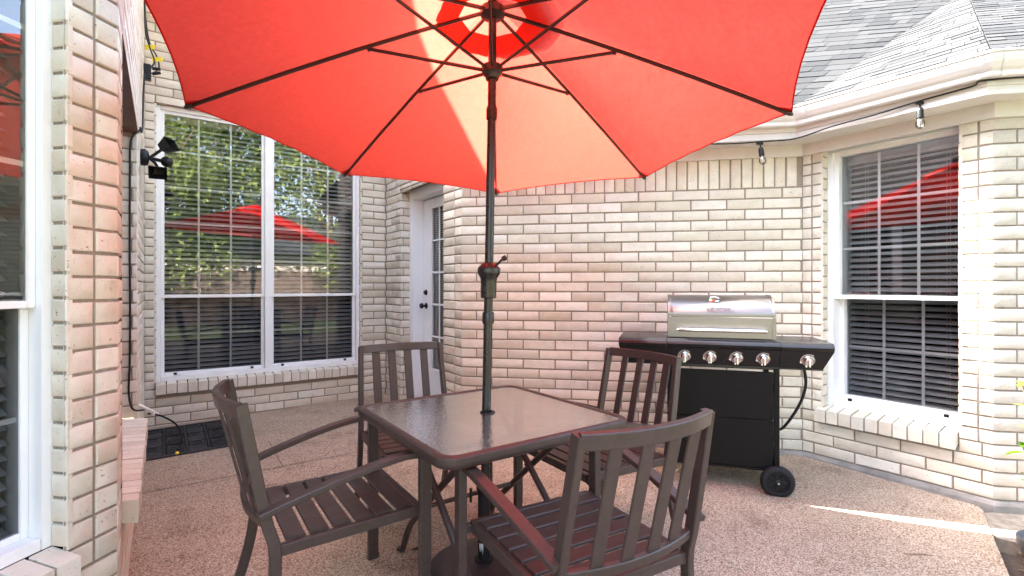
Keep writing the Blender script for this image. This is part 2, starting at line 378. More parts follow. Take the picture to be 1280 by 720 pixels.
def minus(segs, h):
    out=[]
    for a,b in segs:
        if h[1]<=a or h[0]>=b: out.append((a,b)); continue
        if a<h[0]: out.append((a,h[0]))
        if b>h[1]: out.append((h[1],b))
    return out
def wall(name, O, ang, L, z0, z1, holes=(), zones=(), off=0.0, soldier=None, rough=0.0, bm=None, base=None, mort_z0=None, ext=(0,0)):
    """holes: (a,b,z0,z1); zones: (a,b,z0,z1,[cuts]) stacked columns; soldier: (z0,z1,a,b)"""
    d=D(ang); n=nrm(ang); mb=MB(); MJ=.010; A0,A1=(0,L) if not isinstance(L,tuple) else L
    # mortar sheet with holes
    xs=sorted({A0-ext[0]*.012,A1+ext[1]*.012,*[h[0] for h in holes],*[h[1] for h in holes]}); mz=z0 if mort_z0 is None else mort_z0
    zs=sorted({mz,z1,*[min(max(h[2],mz),z1) for h in holes],*[min(max(h[3],mz),z1) for h in holes]})
    for i in range(len(xs)-1):
        for k in range(len(zs)-1):
            cx=(xs[i]+xs[i+1])/2; cz=(zs[k]+zs[k+1])/2
            if any(h[0]<cx<h[1] and h[2]<cz<h[3] for h in holes): continue
            p=[(xs[i],zs[k]),(xs[i+1],zs[k]),(xs[i+1],zs[k+1]),(xs[i],zs[k+1])]
            mb.face([(O[0]+d[0]*s-n[0]*.008,O[1]+d[1]*s-n[1]*.008,z) for s,z in p],1)
    r=0; z=z0
    while z<z1-.03:
        zt=z+RH-MJ; zc=z+RH/2
        if zt>z1+.002: zt=z1
        segs=[(A0,A1)]
        if soldier and soldier[0]-.02<zc<soldier[1]: segs=minus(segs,(soldier[2],soldier[3]))
        zn=[q for q in zones if q[2]<zc<q[3]]
        for h in holes:
            if h[2]<zc<h[3]: segs=minus(segs,(h[0],h[1]))
        for q in zn: segs=minus(segs,(q[0],q[1]))
        for a,b in segs:
            k=math.floor((a-off)/BL)-1
            while True:
                s=k*BL+off+(r%2)*BL/2; e=s+BL-MJ
                if s>b: break
                s2=max(s,a+(0 if a==A0 else MJ/2)); e2=min(e,b-(0 if b==A1 else MJ/2))
                if e2-s2>.02: brick(mb,O,d,n,s2,e2,z,zt,0,rough=rough)
                k+=1
        for q in zn:
            cuts=[q[0],*q[4],q[1]]
            for i in range(len(cuts)-1): brick(mb,O,d,n,cuts[i]+(MJ/2 if cuts[i]!=A0 else 0),cuts[i+1]-(MJ/2 if cuts[i+1]!=A1 else 0),z,zt,0,rough=rough)
        z+=RH; r+=1
    if soldier:
        s=soldier[2]
        while s<soldier[3]-.03:
            e=min(s+RH-MJ,soldier[3]); brick(mb,O,d,n,s,e,soldier[0],soldier[1]-.008,0,rough=rough); s+=RH
    return mb.build(name,[bm or BRICK,MORTAR],house)
def rowlock(mb, O, ang, a, b, ztop, zfront, back, proj, hgt, m=0):
    d=D(ang); n=nrm(ang); d3=V((d[0],d[1],0)); n3=V((n[0],n[1],0)); k=round((b-a)/RH); w=(b-a)/k
    for i in range(k):
        s=a+i*w+.004+random.uniform(-.001,.001); e=a+(i+1)*w-.004; pr=proj+random.uniform(-.003,.003); dz=random.uniform(-.002,.002)
        o=V((O[0],O[1],0))
        # sloped brick: hexahedron with a small chamfer look
        def P(s_,w_,z_): return o+d3*s_+n3*w_+V((0,0,z_+dz))
        c=.003
        pts=[P(s,-back,ztop-.03-hgt*.4),P(e,-back,ztop-.03-hgt*.4),P(e,pr,zfront-hgt),P(s,pr,zfront-hgt)]
        q=[P(s,-back,ztop-c),P(e,-back,ztop-c),P(e,pr,zfront-c),P(s,pr,zfront-c)]
        t=[P(s+c,-back,ztop),P(e-c,-back,ztop),P(e-c,pr-c,zfront),P(s+c,pr-c,zfront)]
        i0=len(mb.v); mb.v+=[tuple(x) for x in pts+q+t]
        for f in ((3,2,1,0),(0,1,5,4),(1,2,6,5),(2,3,7,6),(3,0,4,7),(4,5,9,8),(5,6,10,9),(6,7,11,10),(7,4,8,11),(8,9,10,11)):
            mb.f.append(tuple(i0+x for x in f)); mb.m.append(m); mb.s.append(False)
    # mortar bed
    o=V((O[0],O[1],0))
    mb.obox(o+d3*(a+.014)-n3*(back-.002)+V((0,0,zfront-hgt+.012)), d3*(b-a-.028), n3*(back+proj-.010), V((0,0,hgt-.022)),1)

def window(O, ang, a, b, z0, z1, rec, units, up_cols, up_rows, lo_rows, zrail, frame=.035, sash=.03, screen=True, slat=.042, label=None, muntin=True, yaw=0.0):
    """single-hung unit(s) recessed by rec behind the wall plane"""
    d=D(ang); n=nrm(ang); d3=V((d[0],d[1],0)); n3=V((n[0],n[1],0)); o=V((O[0],O[1],0)); Z=V((0,0,1))
    def bx(mb,s0,s1,y0,y1,w0,w1,m=0,ch=.002): mb.obox(o+d3*s0-n3*w1+Z*y0, d3*(s1-s0), n3*(w1-w0), Z*(y1-y0), m, ch)
    fr=MB()
    bd=abs(yaw)*2.2; dp=.19+bd
    a-=.012; b+=.012; frame+=.012; W=b-a; mull=.055
    bx(fr,a,a+frame,z0,z1,rec,rec+dp); bx(fr,b-frame,b,z0,z1,rec,rec+dp)
    bx(fr,a+frame+.001,b-frame-.001,z1-frame,z1,rec+.001,rec+dp); bx(fr,a+frame+.001,b-frame-.001,z0,z0+frame,rec+.001,rec+dp)
    bounds=[]
    uw=(W-2*frame-(units-1)*mull)/units
    for u in range(units):
        s0=a+frame+u*(uw+mull); bounds.append((s0,s0+uw))
        if u: bx(fr,s0-mull,s0,z0+frame+.001,z1-frame-.001,rec+.002,rec+.098)
    win=fr.build('window',WHITE,house)
    if label: win['label']=label
    sh=MB(); mt=MB(); gu=MB(); gl=MB(); bl=MB(); room=MB(); cord=MB()
    for s0,s1 in bounds:
        # upper sash (outer), lower sash set further in
        for (y0,y1,w0,tag_) in ((zrail-.012,z1-frame,rec+.022,'u'),(z0+frame,zrail+.014,rec+.048+abs(yaw)*1.1,'l')):
            w1=w0+.024+abs(yaw)*1.1
            bx(sh,s0,s0+sash,y0,y1,w0,w1); bx(sh,s1-sash,s1,y0,y1,w0,w1)
            bx(sh,s0+sash,s1-sash,y1-sash,y1,w0+.0008,w1); bx(sh,s0+sash,s1-sash,y0,y0+sash,w0+.0008,w1)
            gx0,gx1,gy0,gy1=s0+sash,s1-sash,y0+sash,y1-sash
            rows=up_rows if tag_=='u' else lo_rows
            wm=w1-.008
            if muntin:
                for k in range(1,up_cols):
                    x=gx0+(gx1-gx0)*k/up_cols; bx(mt,x-.008,x+.008,gy0,gy1,wm,wm+.005,0,0)
                for k in range(1,rows):
                    y=gy0+(gy1-gy0)*k/rows; bx(mt,gx0,gx1,y-.008,y+.008,wm+.0005,wm+.0045,0,0)
            g=gu if tag_=='u' else gl
            wg=(w0+w1)/2-.004; ym=yaw*(gx1-gx0)/2
            g.face([o+d3*s-n3*(wg+(ym if s==gx0 else -ym))+Z*y for s,y in ((gx0,gy0),(gx1,gy0),(gx1,gy1),(gx0,gy1))])
        # latches on the bottom rail
        for x in (s0+.13*uw,s1-.13*uw):
            lt=MB(); bx(lt,x-.012,x+.012,z0+frame+.004,z0+frame+.022,rec+.030,rec+.046); lt.build('latch',BLACKP,win)
        # blinds
        y=z0+frame+.02; wb=rec+.135+bd
        while y<z1-frame-.07:
            t=radians(34+random.uniform(-2,2)); hw=.0235; dz=random.uniform(-.001,.001)
            x0,x1=s0+.008,s1-.008
            p=[(-hw,-.0),( -hw*.35,.0025),(hw*.35,.0025),(hw,0)]
            rowa=[]
            for q,e in p:
                ww=wb+q*cos(t)-e*sin(t); zz=y+dz+q*sin(t)+e*cos(t)
                rowa.append((ww,zz))
            bl.grid([[o+d3*x-n3*w_+Z*z_ for w_,z_ in rowa] for x in (x0,x1)],0,True)
            y+=slat
        bx(bl,s0+.004,s1-.004,z1-frame-.06,z1-frame,rec+.105+bd,rec+.165+bd)
        bx(bl,s0+.008,s1-.008,z0+frame+.002,z0+frame+.018,rec+.115+bd,rec+.160+bd)
        for q in ((.18,.82) if uw<.8 else (.12,.5,.88)):
            for dx in (-.009,.009):
                x=s0+uw*q+dx; bx(bl,x-.0008,x+.0008,z0+frame+.02,z1-frame-.05,rec+.108+bd,rec+.110+bd,0,0)
    # dark room behind
    r1=rec+1.9
    q=lambda s,w,z: o+d3*s-n3*w+Z*z
    A,B=a-.25,b+.25; y0,y1=z0-.2,z1+.15
    room.face([q(A,r1,y0),q(B,r1,y0),q(B,r1,y1),q(A,r1,y1)])
    room.face([q(A,rec+dp,y0),q(A,r1,y0),q(A,r1,y1),q(A,rec+dp,y1)]); room.face([q(B,r1,y0),q(B,rec+dp,y0),q(B,rec+dp,y1),q(B,r1,y1)])
    room.face([q(A,rec+dp,y0),q(B,rec+dp,y0),q(B,r1,y0),q(A,r1,y0)]); room.face([q(A,r1,y1),q(B,r1,y1),q(B,rec+dp,y1),q(A,rec+dp,y1)])
    # closing faces between brick opening and the frame
    for (s0,s1,e0,e1) in ((A,a+.01,y0,y1),(b-.01,B,y0,y1),(a+.01,b-.01,y0,z0+.01),(a+.01,b-.01,z1-.01,y1)):
        room.face([q(s0,rec+dp+.0005,e0),q(s1,rec+dp+.0005,e0),q(s1,rec+dp+.0005,e1),q(s0,rec+dp+.0005,e1)])
    sh.build('sash',WHITE,win)
    if muntin: mt.build('muntin',WHITE,win)
    gu.build('pane',GLASS,win); gl.build('pane',GLASS_SCREEN if screen else GLASS,win)
    bl.build('blind',BLINDM,win); room.build('dark_room',INTER,win)
    return win
def reveal(mb, O, ang, s, side, z0, z1, depth, m=0):
    """brick return of an opening at position s, running `depth` into the wall; side=+1 face looks to larger s"""
    d=D(ang); n=nrm(ang); p=rt(O,d,s); dd=-n; nn=d*side
    z=z0; r=0; p0=p
    mb.face([(p0[0]+dd[0]*w-nn[0]*.008,p0[1]+dd[1]*w-nn[1]*.008,z_) for w,z_ in ((0,z0),(depth,z0),(depth,z1),(0,z1))],1)
    while z<z1-.03:
        zt=min(z+RH-.010,z1)
        if depth>.07 and r%2: brick(mb,p0,dd,nn,0.0,depth*.25,z,zt,m); brick(mb,p0,dd,nn,depth*.25+.008,depth,z,zt,m)
        else: brick(mb,p0,dd,nn,0.0,depth,z,zt,m)
        z+=RH; r+=1
def lintel(O,ang,a,b,z,depth,name='lintel'):
    d=D(ang); n=nrm(ang); d3=V((d[0],d[1],0)); n3=V((n[0],n[1],0)); mb=MB()
    mb.obox(V((O[0],O[1],z-.008))+d3*(a-.02)-n3*depth, d3*(b-a+.04), n3*(depth+.003), V((0,0,.007)))
    return mb.build(name,BROWN,house)

TALL=4.05
TZ0=Z0-2*RH
# --- window wall (tall) with the twin window
ww0,ww1,wz0,wz1=.08,1.83,.43,2.825
wall('brick_wall',P0,aW,2.11,TZ0,4.57,holes=[(ww0,ww1,wz0-.095,wz1)],off=2.11-BL,ext=(1,1))
window(P0,aW,ww0,ww1,wz0,wz1,.035,2,3,5,2,1.165,frame=.03,sash=.028,label='tall twin window with white blinds and small panes')
m=MB(); rowlock(m,P0,aW,ww0-.005,ww1+.01,wz0,wz0-.012,.05,.04,.085); m.build('sill',[BRICK,MORTAR],house)
m=MB(); reveal(m,P0,aW,ww1,-1,wz0,wz1,.04); m.build('reveal',[BRICK,MORTAR],house)
m=MB(); reveal(m,P0,aW,ww0,1,wz0,wz1,.04); m.build('reveal',[BRICK,MORTAR],house)
lintel(P0,aW,ww0,ww1,wz1,.06)
# --- wall L (seen almost edge-on), direction P0 -> C1 is aR seen from patio reversed: left-to-right as seen = C1 -> P0 at 125 deg
OL=C1; aL=125.0
ls=lambda s: 3.10-s
la,lb,lz0,lz1=ls(2.90),ls(1.50),.475,2.18
wall('brick_wall',OL,aL,3.10,TZ0,TALL,holes=[(la,lb,lz0-.10,lz1)],ext=(0,1))
window(OL,aL,la,lb,lz0,lz1,.10,2,3,4,2,1.17,label='window set in the steeply slanting left brick wall')
m=MB(); rowlock(m,OL,aL,la-.0,lb+.0,lz0,lz0-.012,.10,.05,.09); m.build('sill',[BRICK,MORTAR],house)
m=MB(); reveal(m,OL,aL,lb,-1,lz0,lz1,.10); m.build('reveal',[BRICK,MORTAR],house)
m=MB(); reveal(m,OL,aL,la,1,lz0,lz1,.10); m.build('reveal',[BRICK,MORTAR],house)
lintel(OL,aL,la,lb,lz1,.12)
# --- pillar face and near window: left-to-right as seen = C4 -> C1 at 80 deg
LP=3.0+1.30+.166
pa,pb,pz0,pz1=3.0+.02,3.0+1.30,.465,2.9
wall('brick_wall',C4,aP,LP,TZ0,TALL,holes=[(pa,pb,pz0-.10,pz1)],zones=[(pb,LP,pz0-.09,pz1,[pb+.088])],off=LP)
NW=window(C4,aP,pa,pb,pz0,pz1,.058,1,2,4,2,1.205,frame=.024,sash=.022,slat=.045,label='near window with white blinds beside the brick pillar')
m=MB(); rowlock(m,C4,aP,pa,pb+.012,pz0,pz0-.018,.058,.045,.095); m.build('sill',[BRICK,MORTAR],house)
m=MB(); reveal(m,C4,aP,pb,-1,pz0,pz1,.058); m.build('reveal',[BRICK,MORTAR],house)
lintel(C4,aP,pa,pb,pz1,.08)
# --- door wall: P1 -> P2
dl=1.68; da,db=dl-1.26,dl-.324; dz1=2.23
EZ=2.205
wall('brick_wall',P1,aR,dl,TZ0,4.70,holes=[(da,db,-.2,dz1)],zones=[(db,dl,TZ0,2.4,[db+.20])],off=dl,ext=(1,0))
m=MB(); reveal(m,P1,aR,da,1,TZ0,dz1,.10); m.build('reveal',[BRICK,MORTAR],house)
m=MB(); reveal(m,P1,aR,db,-1,TZ0,dz1,.10); m.build('reveal',[BRICK,MORTAR],house)
lintel(P1,aR,da,db,dz1+.01,.11)
# --- back wall P2 -> P3
wall('brick_wall',P2,aB,2.543,Z0,2.215,soldier=(Z0+25*RH,2.207,0,2.54),off=.127,mort_z0=-.1,ext=(0,1))
# --- right wall P3 -> P4
ra,rb,rz0,rz1=.140,.862,.415,2.19
wall('brick_wall',P3,aR,1.012,Z0-.0,2.215,holes=[(ra,rb,rz0-.09,2.3)],zones=[(0,ra,rz0-.01,2.3,[.062]),(rb,1.012,rz0-.02,2.3,[rb+.087])],off=.08,mort_z0=-.1,ext=(1,0))
window(P3,aR,ra,rb+.04,rz0,2.235,.075,1,3,3,2,1.18,frame=.03,sash=.028,label='window beside the grill with open blinds',yaw=.052)
m=MB(); rowlock(m,P3,aR,ra-.045,rb-.0,rz0+.004,rz0-.016,.075,.045,.085); m.build('sill',[BRICK,MORTAR],house)
m=MB(); reveal(m,P3,aR,ra,1,rz0,2.3,.075); m.build('reveal',[BRICK,MORTAR],house)
m=MB(); reveal(m,P3,aR,rb,-1,rz0,2.3,.075); m.build('reveal',[BRICK,MORTAR],house)
# --- wall beyond the corner
wall('brick_wall',P4,aB,3.0,Z0-.0,2.215,off=.12-BL,rough=.007,bm=BRICK_ROCK,mort_z0=-.1)['label']='rock-faced brick wall past the right corner'
# foundation strip
def offs_line(p,a,o): n=nrm(a); return V((p[0]+n[0]*o,p[1]+n[1]*o))
def isect(p,d,q,e):
    det=d[0]*(-e[1])+e[0]*d[1]; w=(q[0]-p[0],q[1]-p[1])
    t=(w[0]*(-e[1])+e[0]*w[1])/det
    return V((p[0]+d[0]*t,p[1]+d[1]*t))
def chain(walls, offs):
    """walls: [(p0,p1,ang)] polyline; offset towards patio per wall"""
    pts=[offs_line(walls[0][0],walls[0][2],offs[0])]
    for i in range(len(walls)-1):
        pts.append(isect(offs_line(walls[i][0],walls[i][2],offs[i]),D(walls[i][2]),offs_line(walls[i+1][0],walls[i+1][2],offs[i+1]),D(walls[i+1][2])))
    pts.append(offs_line(walls[-1][1],walls[-1][2],offs[-1])); return pts
LOWW=[(P2,P3,aB),(P3,P4,aR),(P4,P5,aB)]
def sweep(mb, walls, base, prof, m=0, smooth=False):
    ch=[chain(walls,[b+o for b in base]) for o,z in prof]
    for i in range(len(prof)-1):
        for k in range(len(ch[0])-1):
            mb.face([(*ch[i][k],prof[i][1]),(*ch[i][k+1],prof[i][1]),(*ch[i+1][k+1],prof[i+1][1]),(*ch[i+1][k],prof[i+1][1])],m,smooth)
m=MB(); sweep(m,LOWW,[0,0,0],[(.028,-.12),(.026,.045),(.018,.062),(-.02,.066)]); m.build('foundation',CONC,house)
OB=[.225,.245,.19]
m=MB(); sweep(m,LOWW,[0]*3,[(.0,2.19),(.024,2.19),(.024,2.272),(0,2.275)]); m.build('frieze',CREAMP,house)
m=MB(); sweep(m,LOWW,[0]*3,[(-.05,2.273),(.02,2.2725)]); 
sweep(m,LOWW,OB,[(-.25,2.272),(.0,2.272)]); m.build('soffit',CREAMP,house)
m=MB(); sweep(m,LOWW,OB,[(-.018,2.2705),(-.018,2.262),(.0,2.262),(.0,2.305),(.010,2.307),(.010,2.42),(-.02,2.42)]); m.build('fascia',CREAMP,house)
m=MB(); GP=[(.011,2.335),(.060,2.335),(.066,2.342),(.068,2.36),(.085,2.372),(.105,2.395),(.118,2.42),(.118,2.435),(.128,2.437),(.128,2.447),(.112,2.447),(.112,2.425),(.06,2.36),(.011,2.352)]
sweep(m,LOWW,OB,GP)
# gutter joint straps at the corners
gut=m.build('gutter',GUTTER,house)
for k,(w,t) in enumerate(((0,-.05),(1,.05),(1,-.05),(2,.06))):
    p0,p1,a=LOWW[w]; base=OB[w]; L_=(V(p1)-V(p0)).length
    cA=chain(LOWW,[b+.0 for b in OB])
    def at(o,z,t_):
        c=chain(LOWW,[b+o for b in OB]); q0,q1=c[w],c[w+1]; dd=(q1-q0).normalized(); q=(q0+dd*t_) if t>0 else (q1+dd*t_)
        return V((q[0],q[1],z))
    PR=[(.0625,2.332),(.069,2.34),(.071,2.359),(.087,2.370),(.108,2.394),(.1205,2.419),(.1205,2.434),(.1305,2.436),(.1305,2.449)]
    e=.012
    m=MB(); m.grid([[at(o,z,t-e) for o,z in PR],[at(o,z,t+e) for o,z in PR]],0,False); m.build('gutter_strap',GUTTER,gut)
# --- low roof facets with real shingle courses
PIT=[.9,.58,.65]; HTOP=1.68
def roofchain(h):
    pts=[]
    off=[OB[i]+.075-h/PIT[i] for i in range(3)]
    return chain(LOWW,off)
EAVEZ=2.452
roof=MB(); random.seed(3)
dk=MB()
for i in range(3):
    p=PIT[i]; stp=.105*p/sqrt(1+p*p)     # rise per course
    h=-.012; r=0; d=D(LOWW[i][2]); n=nrm(LOWW[i][2])
    up=V((-n[0],-n[1],p)).normalized(); nn=V((n[0]*p,n[1]*p,1)).normalized()
    while h<HTOP:
        c0=roofchain(h); c1=roofchain(h+stp)
        a0=c0[i].dot(d); b0=c0[i+1].dot(d); a1=c1[i].dot(d); b1=c1[i+1].dot(d)
        if i==0: a1-=.0
        L0=min(b0,12)-a0
        if L0<.03: break
        if b1<a1: b1=a1=(a1+b1)/2
        x=0.0; xs=[0.0]; rr=random.random()*.2
        while x<1.0:
            x+=random.choice((.09,.13,.17,.23,.30))/L0; xs.append(min(x,1.0))
        o0=c0[i]-d*(c0[i].dot(d)); o1=c1[i]-d*(c1[i].dot(d))
        for k in range(len(xs)-1):
            f0,f1=xs[k],xs[k+1]
            q=lambda a,b,f: a+(b-a)*f
            lift=random.choice((.003,.0035,.006)); g=.0015/L0
            A=V((*(o0+d*q(a0,b0,f0+g)),EAVEZ+h)); B=V((*(o0+d*q(a0,b0,f1-g)),EAVEZ+h))
            Cc=V((*(o1+d*q(a1,b1,f1-g)),EAVEZ+h+stp)); Dd=V((*(o1+d*q(a1,b1,f0+g)),EAVEZ+h+stp))
            dz=random.uniform(-.002,.002)
            A2=A+nn*lift-up*(.004+dz); B2=B+nn*lift-up*(.004+dz)
            roof.face([A2,B2,Cc+nn*.001,Dd+nn*.001]); roof.face([A-up*.004,B-up*.004,B2,A2]); 
            roof.face([A-up*.004,A2,Dd+nn*.001]); roof.face([B2,B-up*.004,Cc+nn*.001])
        h+=stp; r+=1
# sheathing below, and a back slope so that the roof is a body
for i in range(3):
    hs=[-.02+k*(HTOP+.02)/12 for k in range(13)]
    for k in range(12):
        c0=roofchain(hs[k]); c1=roofchain(hs[k+1])
        a=V((*c0[i],EAVEZ+hs[k]-.012)); b=V((*c0[i+1],EAVEZ+hs[k]-.012)); c=V((*c1[i+1],EAVEZ+hs[k+1]-.012)); e=V((*c1[i],EAVEZ+hs[k+1]-.012))
        if (c1[i+1]-c1[i]).dot(D(LOWW[i][2]))<0: c=e=(c+e)/2
        if (c0[i+1]-c0[i]).dot(D(LOWW[i][2]))<0: continue
        dk.face([a,b,c,e])
ct=roofchain(HTOP)
for k in range(3):
    a,b=ct[k],ct[k+1]
    dk.face([(*b,EAVEZ+HTOP-.02),(*a,EAVEZ+HTOP-.02),(a[0]+1.2,a[1]+3,EAVEZ+HTOP-1.2),(b[0]+1.2,b[1]+3,EAVEZ+HTOP-1.2)])
rf=roof.build('roof',SHING,house); rf['label']='grey shingle roof above the low eaves'
dk.build('sheathing',SHING,rf)
# --- block over the back door: flank wall and shallow roof
dv=V((cos(radians(35)),sin(radians(35)))); b2=rt(P2,dv,7.0)
wall('brick_wall',P2,35.0,5.0,TZ0+30*RH,4.70,mort_z0=-.1)
# --- tall part: unseen left-wing eave and roof, edge shaped to shade the canopy
SUN=V((-.928,.3545,1.0)).normalized()
EVZ=TALL
e1=V((-.11,3.45,1.92)); e2=V((-.39,1.98,2.39))
def toz(p,z): return p+SUN*((z-p.z)/SUN.z)
q1=toz(e1,EVZ+.20); q2=toz(e2,EVZ+.20)
ed=(q1-q2).normalized()
qa=q2-ed*5.5; qi=isect(V((q2.x,q2.y)),V((ed.x,ed.y)),P0,D(aW)); ql=rt(P0,-D(aW),8.0)
def hiproof(poly,z,th,rise,lab,eave):
    m=MB(); m.prism(poly,z+.012,z+.03); m.build('soffit',CREAMP,house)
    m=MB(); cx=sum(p[0] for p in poly)/len(poly); cy=sum(p[1] for p in poly)/len(poly)
    top=[(cx+(x-cx)*.35,cy+(y-cy)*.35,z+rise) for x,y in poly]; bot=[(x,y,z+th) for x,y in poly]; b0=[(x,y,z+.032) for x,y in poly]
    for k in range(len(poly)):
        k2=(k+1)%len(poly); m.face([bot[k],bot[k2],top[k2],top[k]]); m.face([b0[k],b0[k2],bot[k2],bot[k]])
    m.face(top); m.build('roof',SHING,house)['label']=lab
hiproof([(qa.x,qa.y),(qi[0],qi[1]),(P0[0],P0[1]),(ql[0],ql[1]),(ql[0],qa.y)],EVZ,.20,1.3,'unseen high roof over the left wing, eave shaped to shade the umbrella',0)
nW=nrm(aW); nD=nrm(aR); oW=.05
A_=rt(rt(P0,-D(aW),3.0),nW,oW); B_=isect(A_,D(aW),rt(P1,nD,.02),D(aR)); C_=rt(P2,nD,.02); b2c=rt(C_,dv,7.0); a2=rt(A_,-nW,8.0)
B2=rt(B_,D(aR),.10); a3=rt(B2,dv,7.0)
hiproof([(p[0],p[1]) for p in (A_,B_,B2,a3,rt(a3,-nW,6.0),a2)],4.56,.10,1.0,'tall roof over the twin window',0)
hiproof([(p[0],p[1]) for p in (B2,C_,b2c,a3)],4.69,.09,.5,'tall roof over the back door',0)

# ------------------------------------------------------------------ door
dd3=V((*D(aR),0)); dn3=V((*nrm(aR),0)); Oz=V((P1[0],P1[1],0)); Z=V((0,0,1))
def dbx(mb,s0,s1,y0,y1,w0,w1,m=0,ch=.002): mb.obox(Oz+dd3*s0-dn3*w1+Z*y0, dd3*(s1-s0), dn3*(w1-w0), Z*(y1-y0), m, ch)
fl=.075
dr=MB(); s0,s1=da+.075,db-.02
st=.185
dbx(dr,s0,s0+st,fl,2.13,.22,.262); dbx(dr,s1-st,s1,fl,2.13,.22,.262); dbx(dr,s0+st,s1-st,fl,.43,.2205,.262); dbx(dr,s0+st,s1-st,2.035,2.13,.2205,.262)
# moulding around the lite
for a,b,y0,y1 in ((s0+st-.02,s0+st+.008,.41,2.055),(s1-st-.008,s1-st+.02,.41,2.055)): dbx(dr,a,b,y0,y1,.212,.222)
dbx(dr,s0+st+.008,s1-st-.008,.41,.438,.213,.222); dbx(dr,s0+st+.008,s1-st-.008,2.027,2.055,.213,.222)
door=dr.build('door',DOORW,house); door['label']='white back door with a tall paned window'
m=MB(); W_=s1-s0-2*st
for k in (1,2): dbx(m,s0+st+W_*k/3-.009,s0+st+W_*k/3+.009,.438,2.027,.222,.228,0,0)
for k in range(1,5): y=.438+1.589*k/5; dbx(m,s0+st,s1-st,y-.009,y+.009,.2225,.2275,0,0)
m.build('muntin',DOORW,door)
m=MB(); m.face([Oz+dd3*s-dn3*.236+Z*y for s,y in ((s0+st,.43),(s1-st,.43),(s1-st,2.035),(s0+st,2.035))]); m.build('pane',GLASS,door)
m=MB(); y=.45
while y<2.0:
    m.face([Oz+dd3*s-dn3*w+Z*z for s,w,z in ((s0+st,.244,y),(s1-st,.244,y),(s1-st,.256,y+.017),(s0+st,.256,y+.017))]); y+=.022
m.build('blind',BLINDM,door)
m=MB(); dbx(m,s0+st-.01,s1-st+.01,.42,2.05,.258,.2615,0,0); m.build('dark_room',INTER,door)
m=MB(); ks=s0+.06
kp=Oz+dd3*ks-dn3*.219
m.lathe(kp+Z*1.055,dn3,[(.03,0),(.03,.006),(.012,.010),(.012,.035),(.026,.042),(.029,.055),(.022,.068),(.0,.07)],20); m.build('door_knob',BLACKM,door)
m=MB(); m.lathe(kp+Z*1.19,dn3,[(.028,0),(.028,.008),(.02,.016),(.02,.024),(0,.026)],20); m.build('deadbolt',BLACKM,door)
m=MB()
dbx(m,da+.0,da+.05,.06,dz1,.095,.125); dbx(m,da+.05,da+.068,.06,dz1-.05,.10,.30); dbx(m,db-.03,db,.06,dz1,.095,.125)
dbx(m,da+.05,db-.03,2.145,dz1,.096,.125); dbx(m,da+.068,db-.015,2.137,2.147,.10,.30); dbx(m,db-.018,db,.06,dz1,.126,.30)
dbx(m,da+.001,da+.078,.06,dz1,.262,.3); 
m.build('door_frame',DOORW,house)
m=MB(); dbx(m,da+.06,db,.03,.074,.09,.30); m.build('threshold',CONC,house)
m=MB(); dbx(m,da-.1,db+.1,-.05,2.4,.301,.32,0,0); m.build('dark_room',INTER,house)

# ------------------------------------------------------------------ ground
m=MB(); m.face([(-300,-300,-.085),(300,-300,-.085),(300,300,-.085),(-300,300,-.085)]); tag(m.build('lawn',GRASS),kind='structure')
E0=V((2.60,2.76)); E1=V((2.446,2.557)); E2=V((2.12,2.12)); E3=V((2.02,1.6)); E4=V((2.02,-3.2))
pat=MB()
def pz(x,y): return patz(y)
near=[(-7,-3.2),(E4[0],E4[1]),(E3[0],E3[1]),(E3[0]+(E2[0]-E3[0])*.77,2.0),(-7,2.0)]
pat.face([(x,y,0) for x,y in near])
far=[(-7,2.0),near[3],(E2[0],E2[1]),(E1[0],E1[1]),(E0[0],E0[1]),(2.75,3.1),(2.75,7.5),(-7,7.5)]
pat.face([(x,y,pz(x,y)) for x,y in far])
edge=[E4,E3,V(near[3]),E2,E1,E0]
for i in range(len(edge)-1):
    a,b=edge[i],edge[i+1]; pat.face([(a[0],a[1],-.1),(b[0],b[1],-.1),(b[0],b[1],pz(*b)),(a[0],a[1],pz(*a))])
pat.face([(-7,-3.2,-.1),(2.02,-3.2,-.1),(2.02,-3.2,0),(-7,-3.2,0)])
tag(pat.build('patio',AGG),kind='structure')
# control joints: dark grooves lying on the slab
m=MB()
def groove(p,q,w=.007):
    p=V(p); q=V(q); t=(q-p).normalized(); s=V((-t[1],t[0]))*w/2
    k=12
    for i in range(k):
        a=p+(q-p)*(i/k); b=p+(q-p)*((i+1)/k)
        ja,jb=[.9+.2*((i*7+e)%5)/5 for e in (0,1)]
        m.face([(*(a-s*ja),pz(*a)+.003),(*(b-s*jb),pz(*b)+.003),(*(b+s*jb),pz(*b)+.003),(*(a+s*ja),pz(*a)+.003)])
groove((-2.6,2.72),(.2,4.5)); groove((.2,2.001),(-1.0,.45)); groove((-1.55,3.38),(-1.9,3.9))
tag(m.build('patio_joint',simple('joint_dark',(.17,.125,.10),.95,var=.3,nscale=60)),kind='structure')
m=MB(); m.face([(1.9,-1,-.062),(6,-1,-.062),(6,3.4,-.062),(1.9,3.4,-.062)]); tag(m.build('soil_bed',SOIL),kind='structure')
random.seed(21)
m=MB(); poly=[(2.405,2.483),(2.449,2.555),(2.603,2.757),(2.8,2.78),(3.8,2.60),(3.8,2.19),(2.48,2.415)]
poly=[(x,y) for x,y in poly]
m.prism(poly,-.06,.008); tag(m.build('concrete_strip',CONC2),kind='structure')
m=MB()
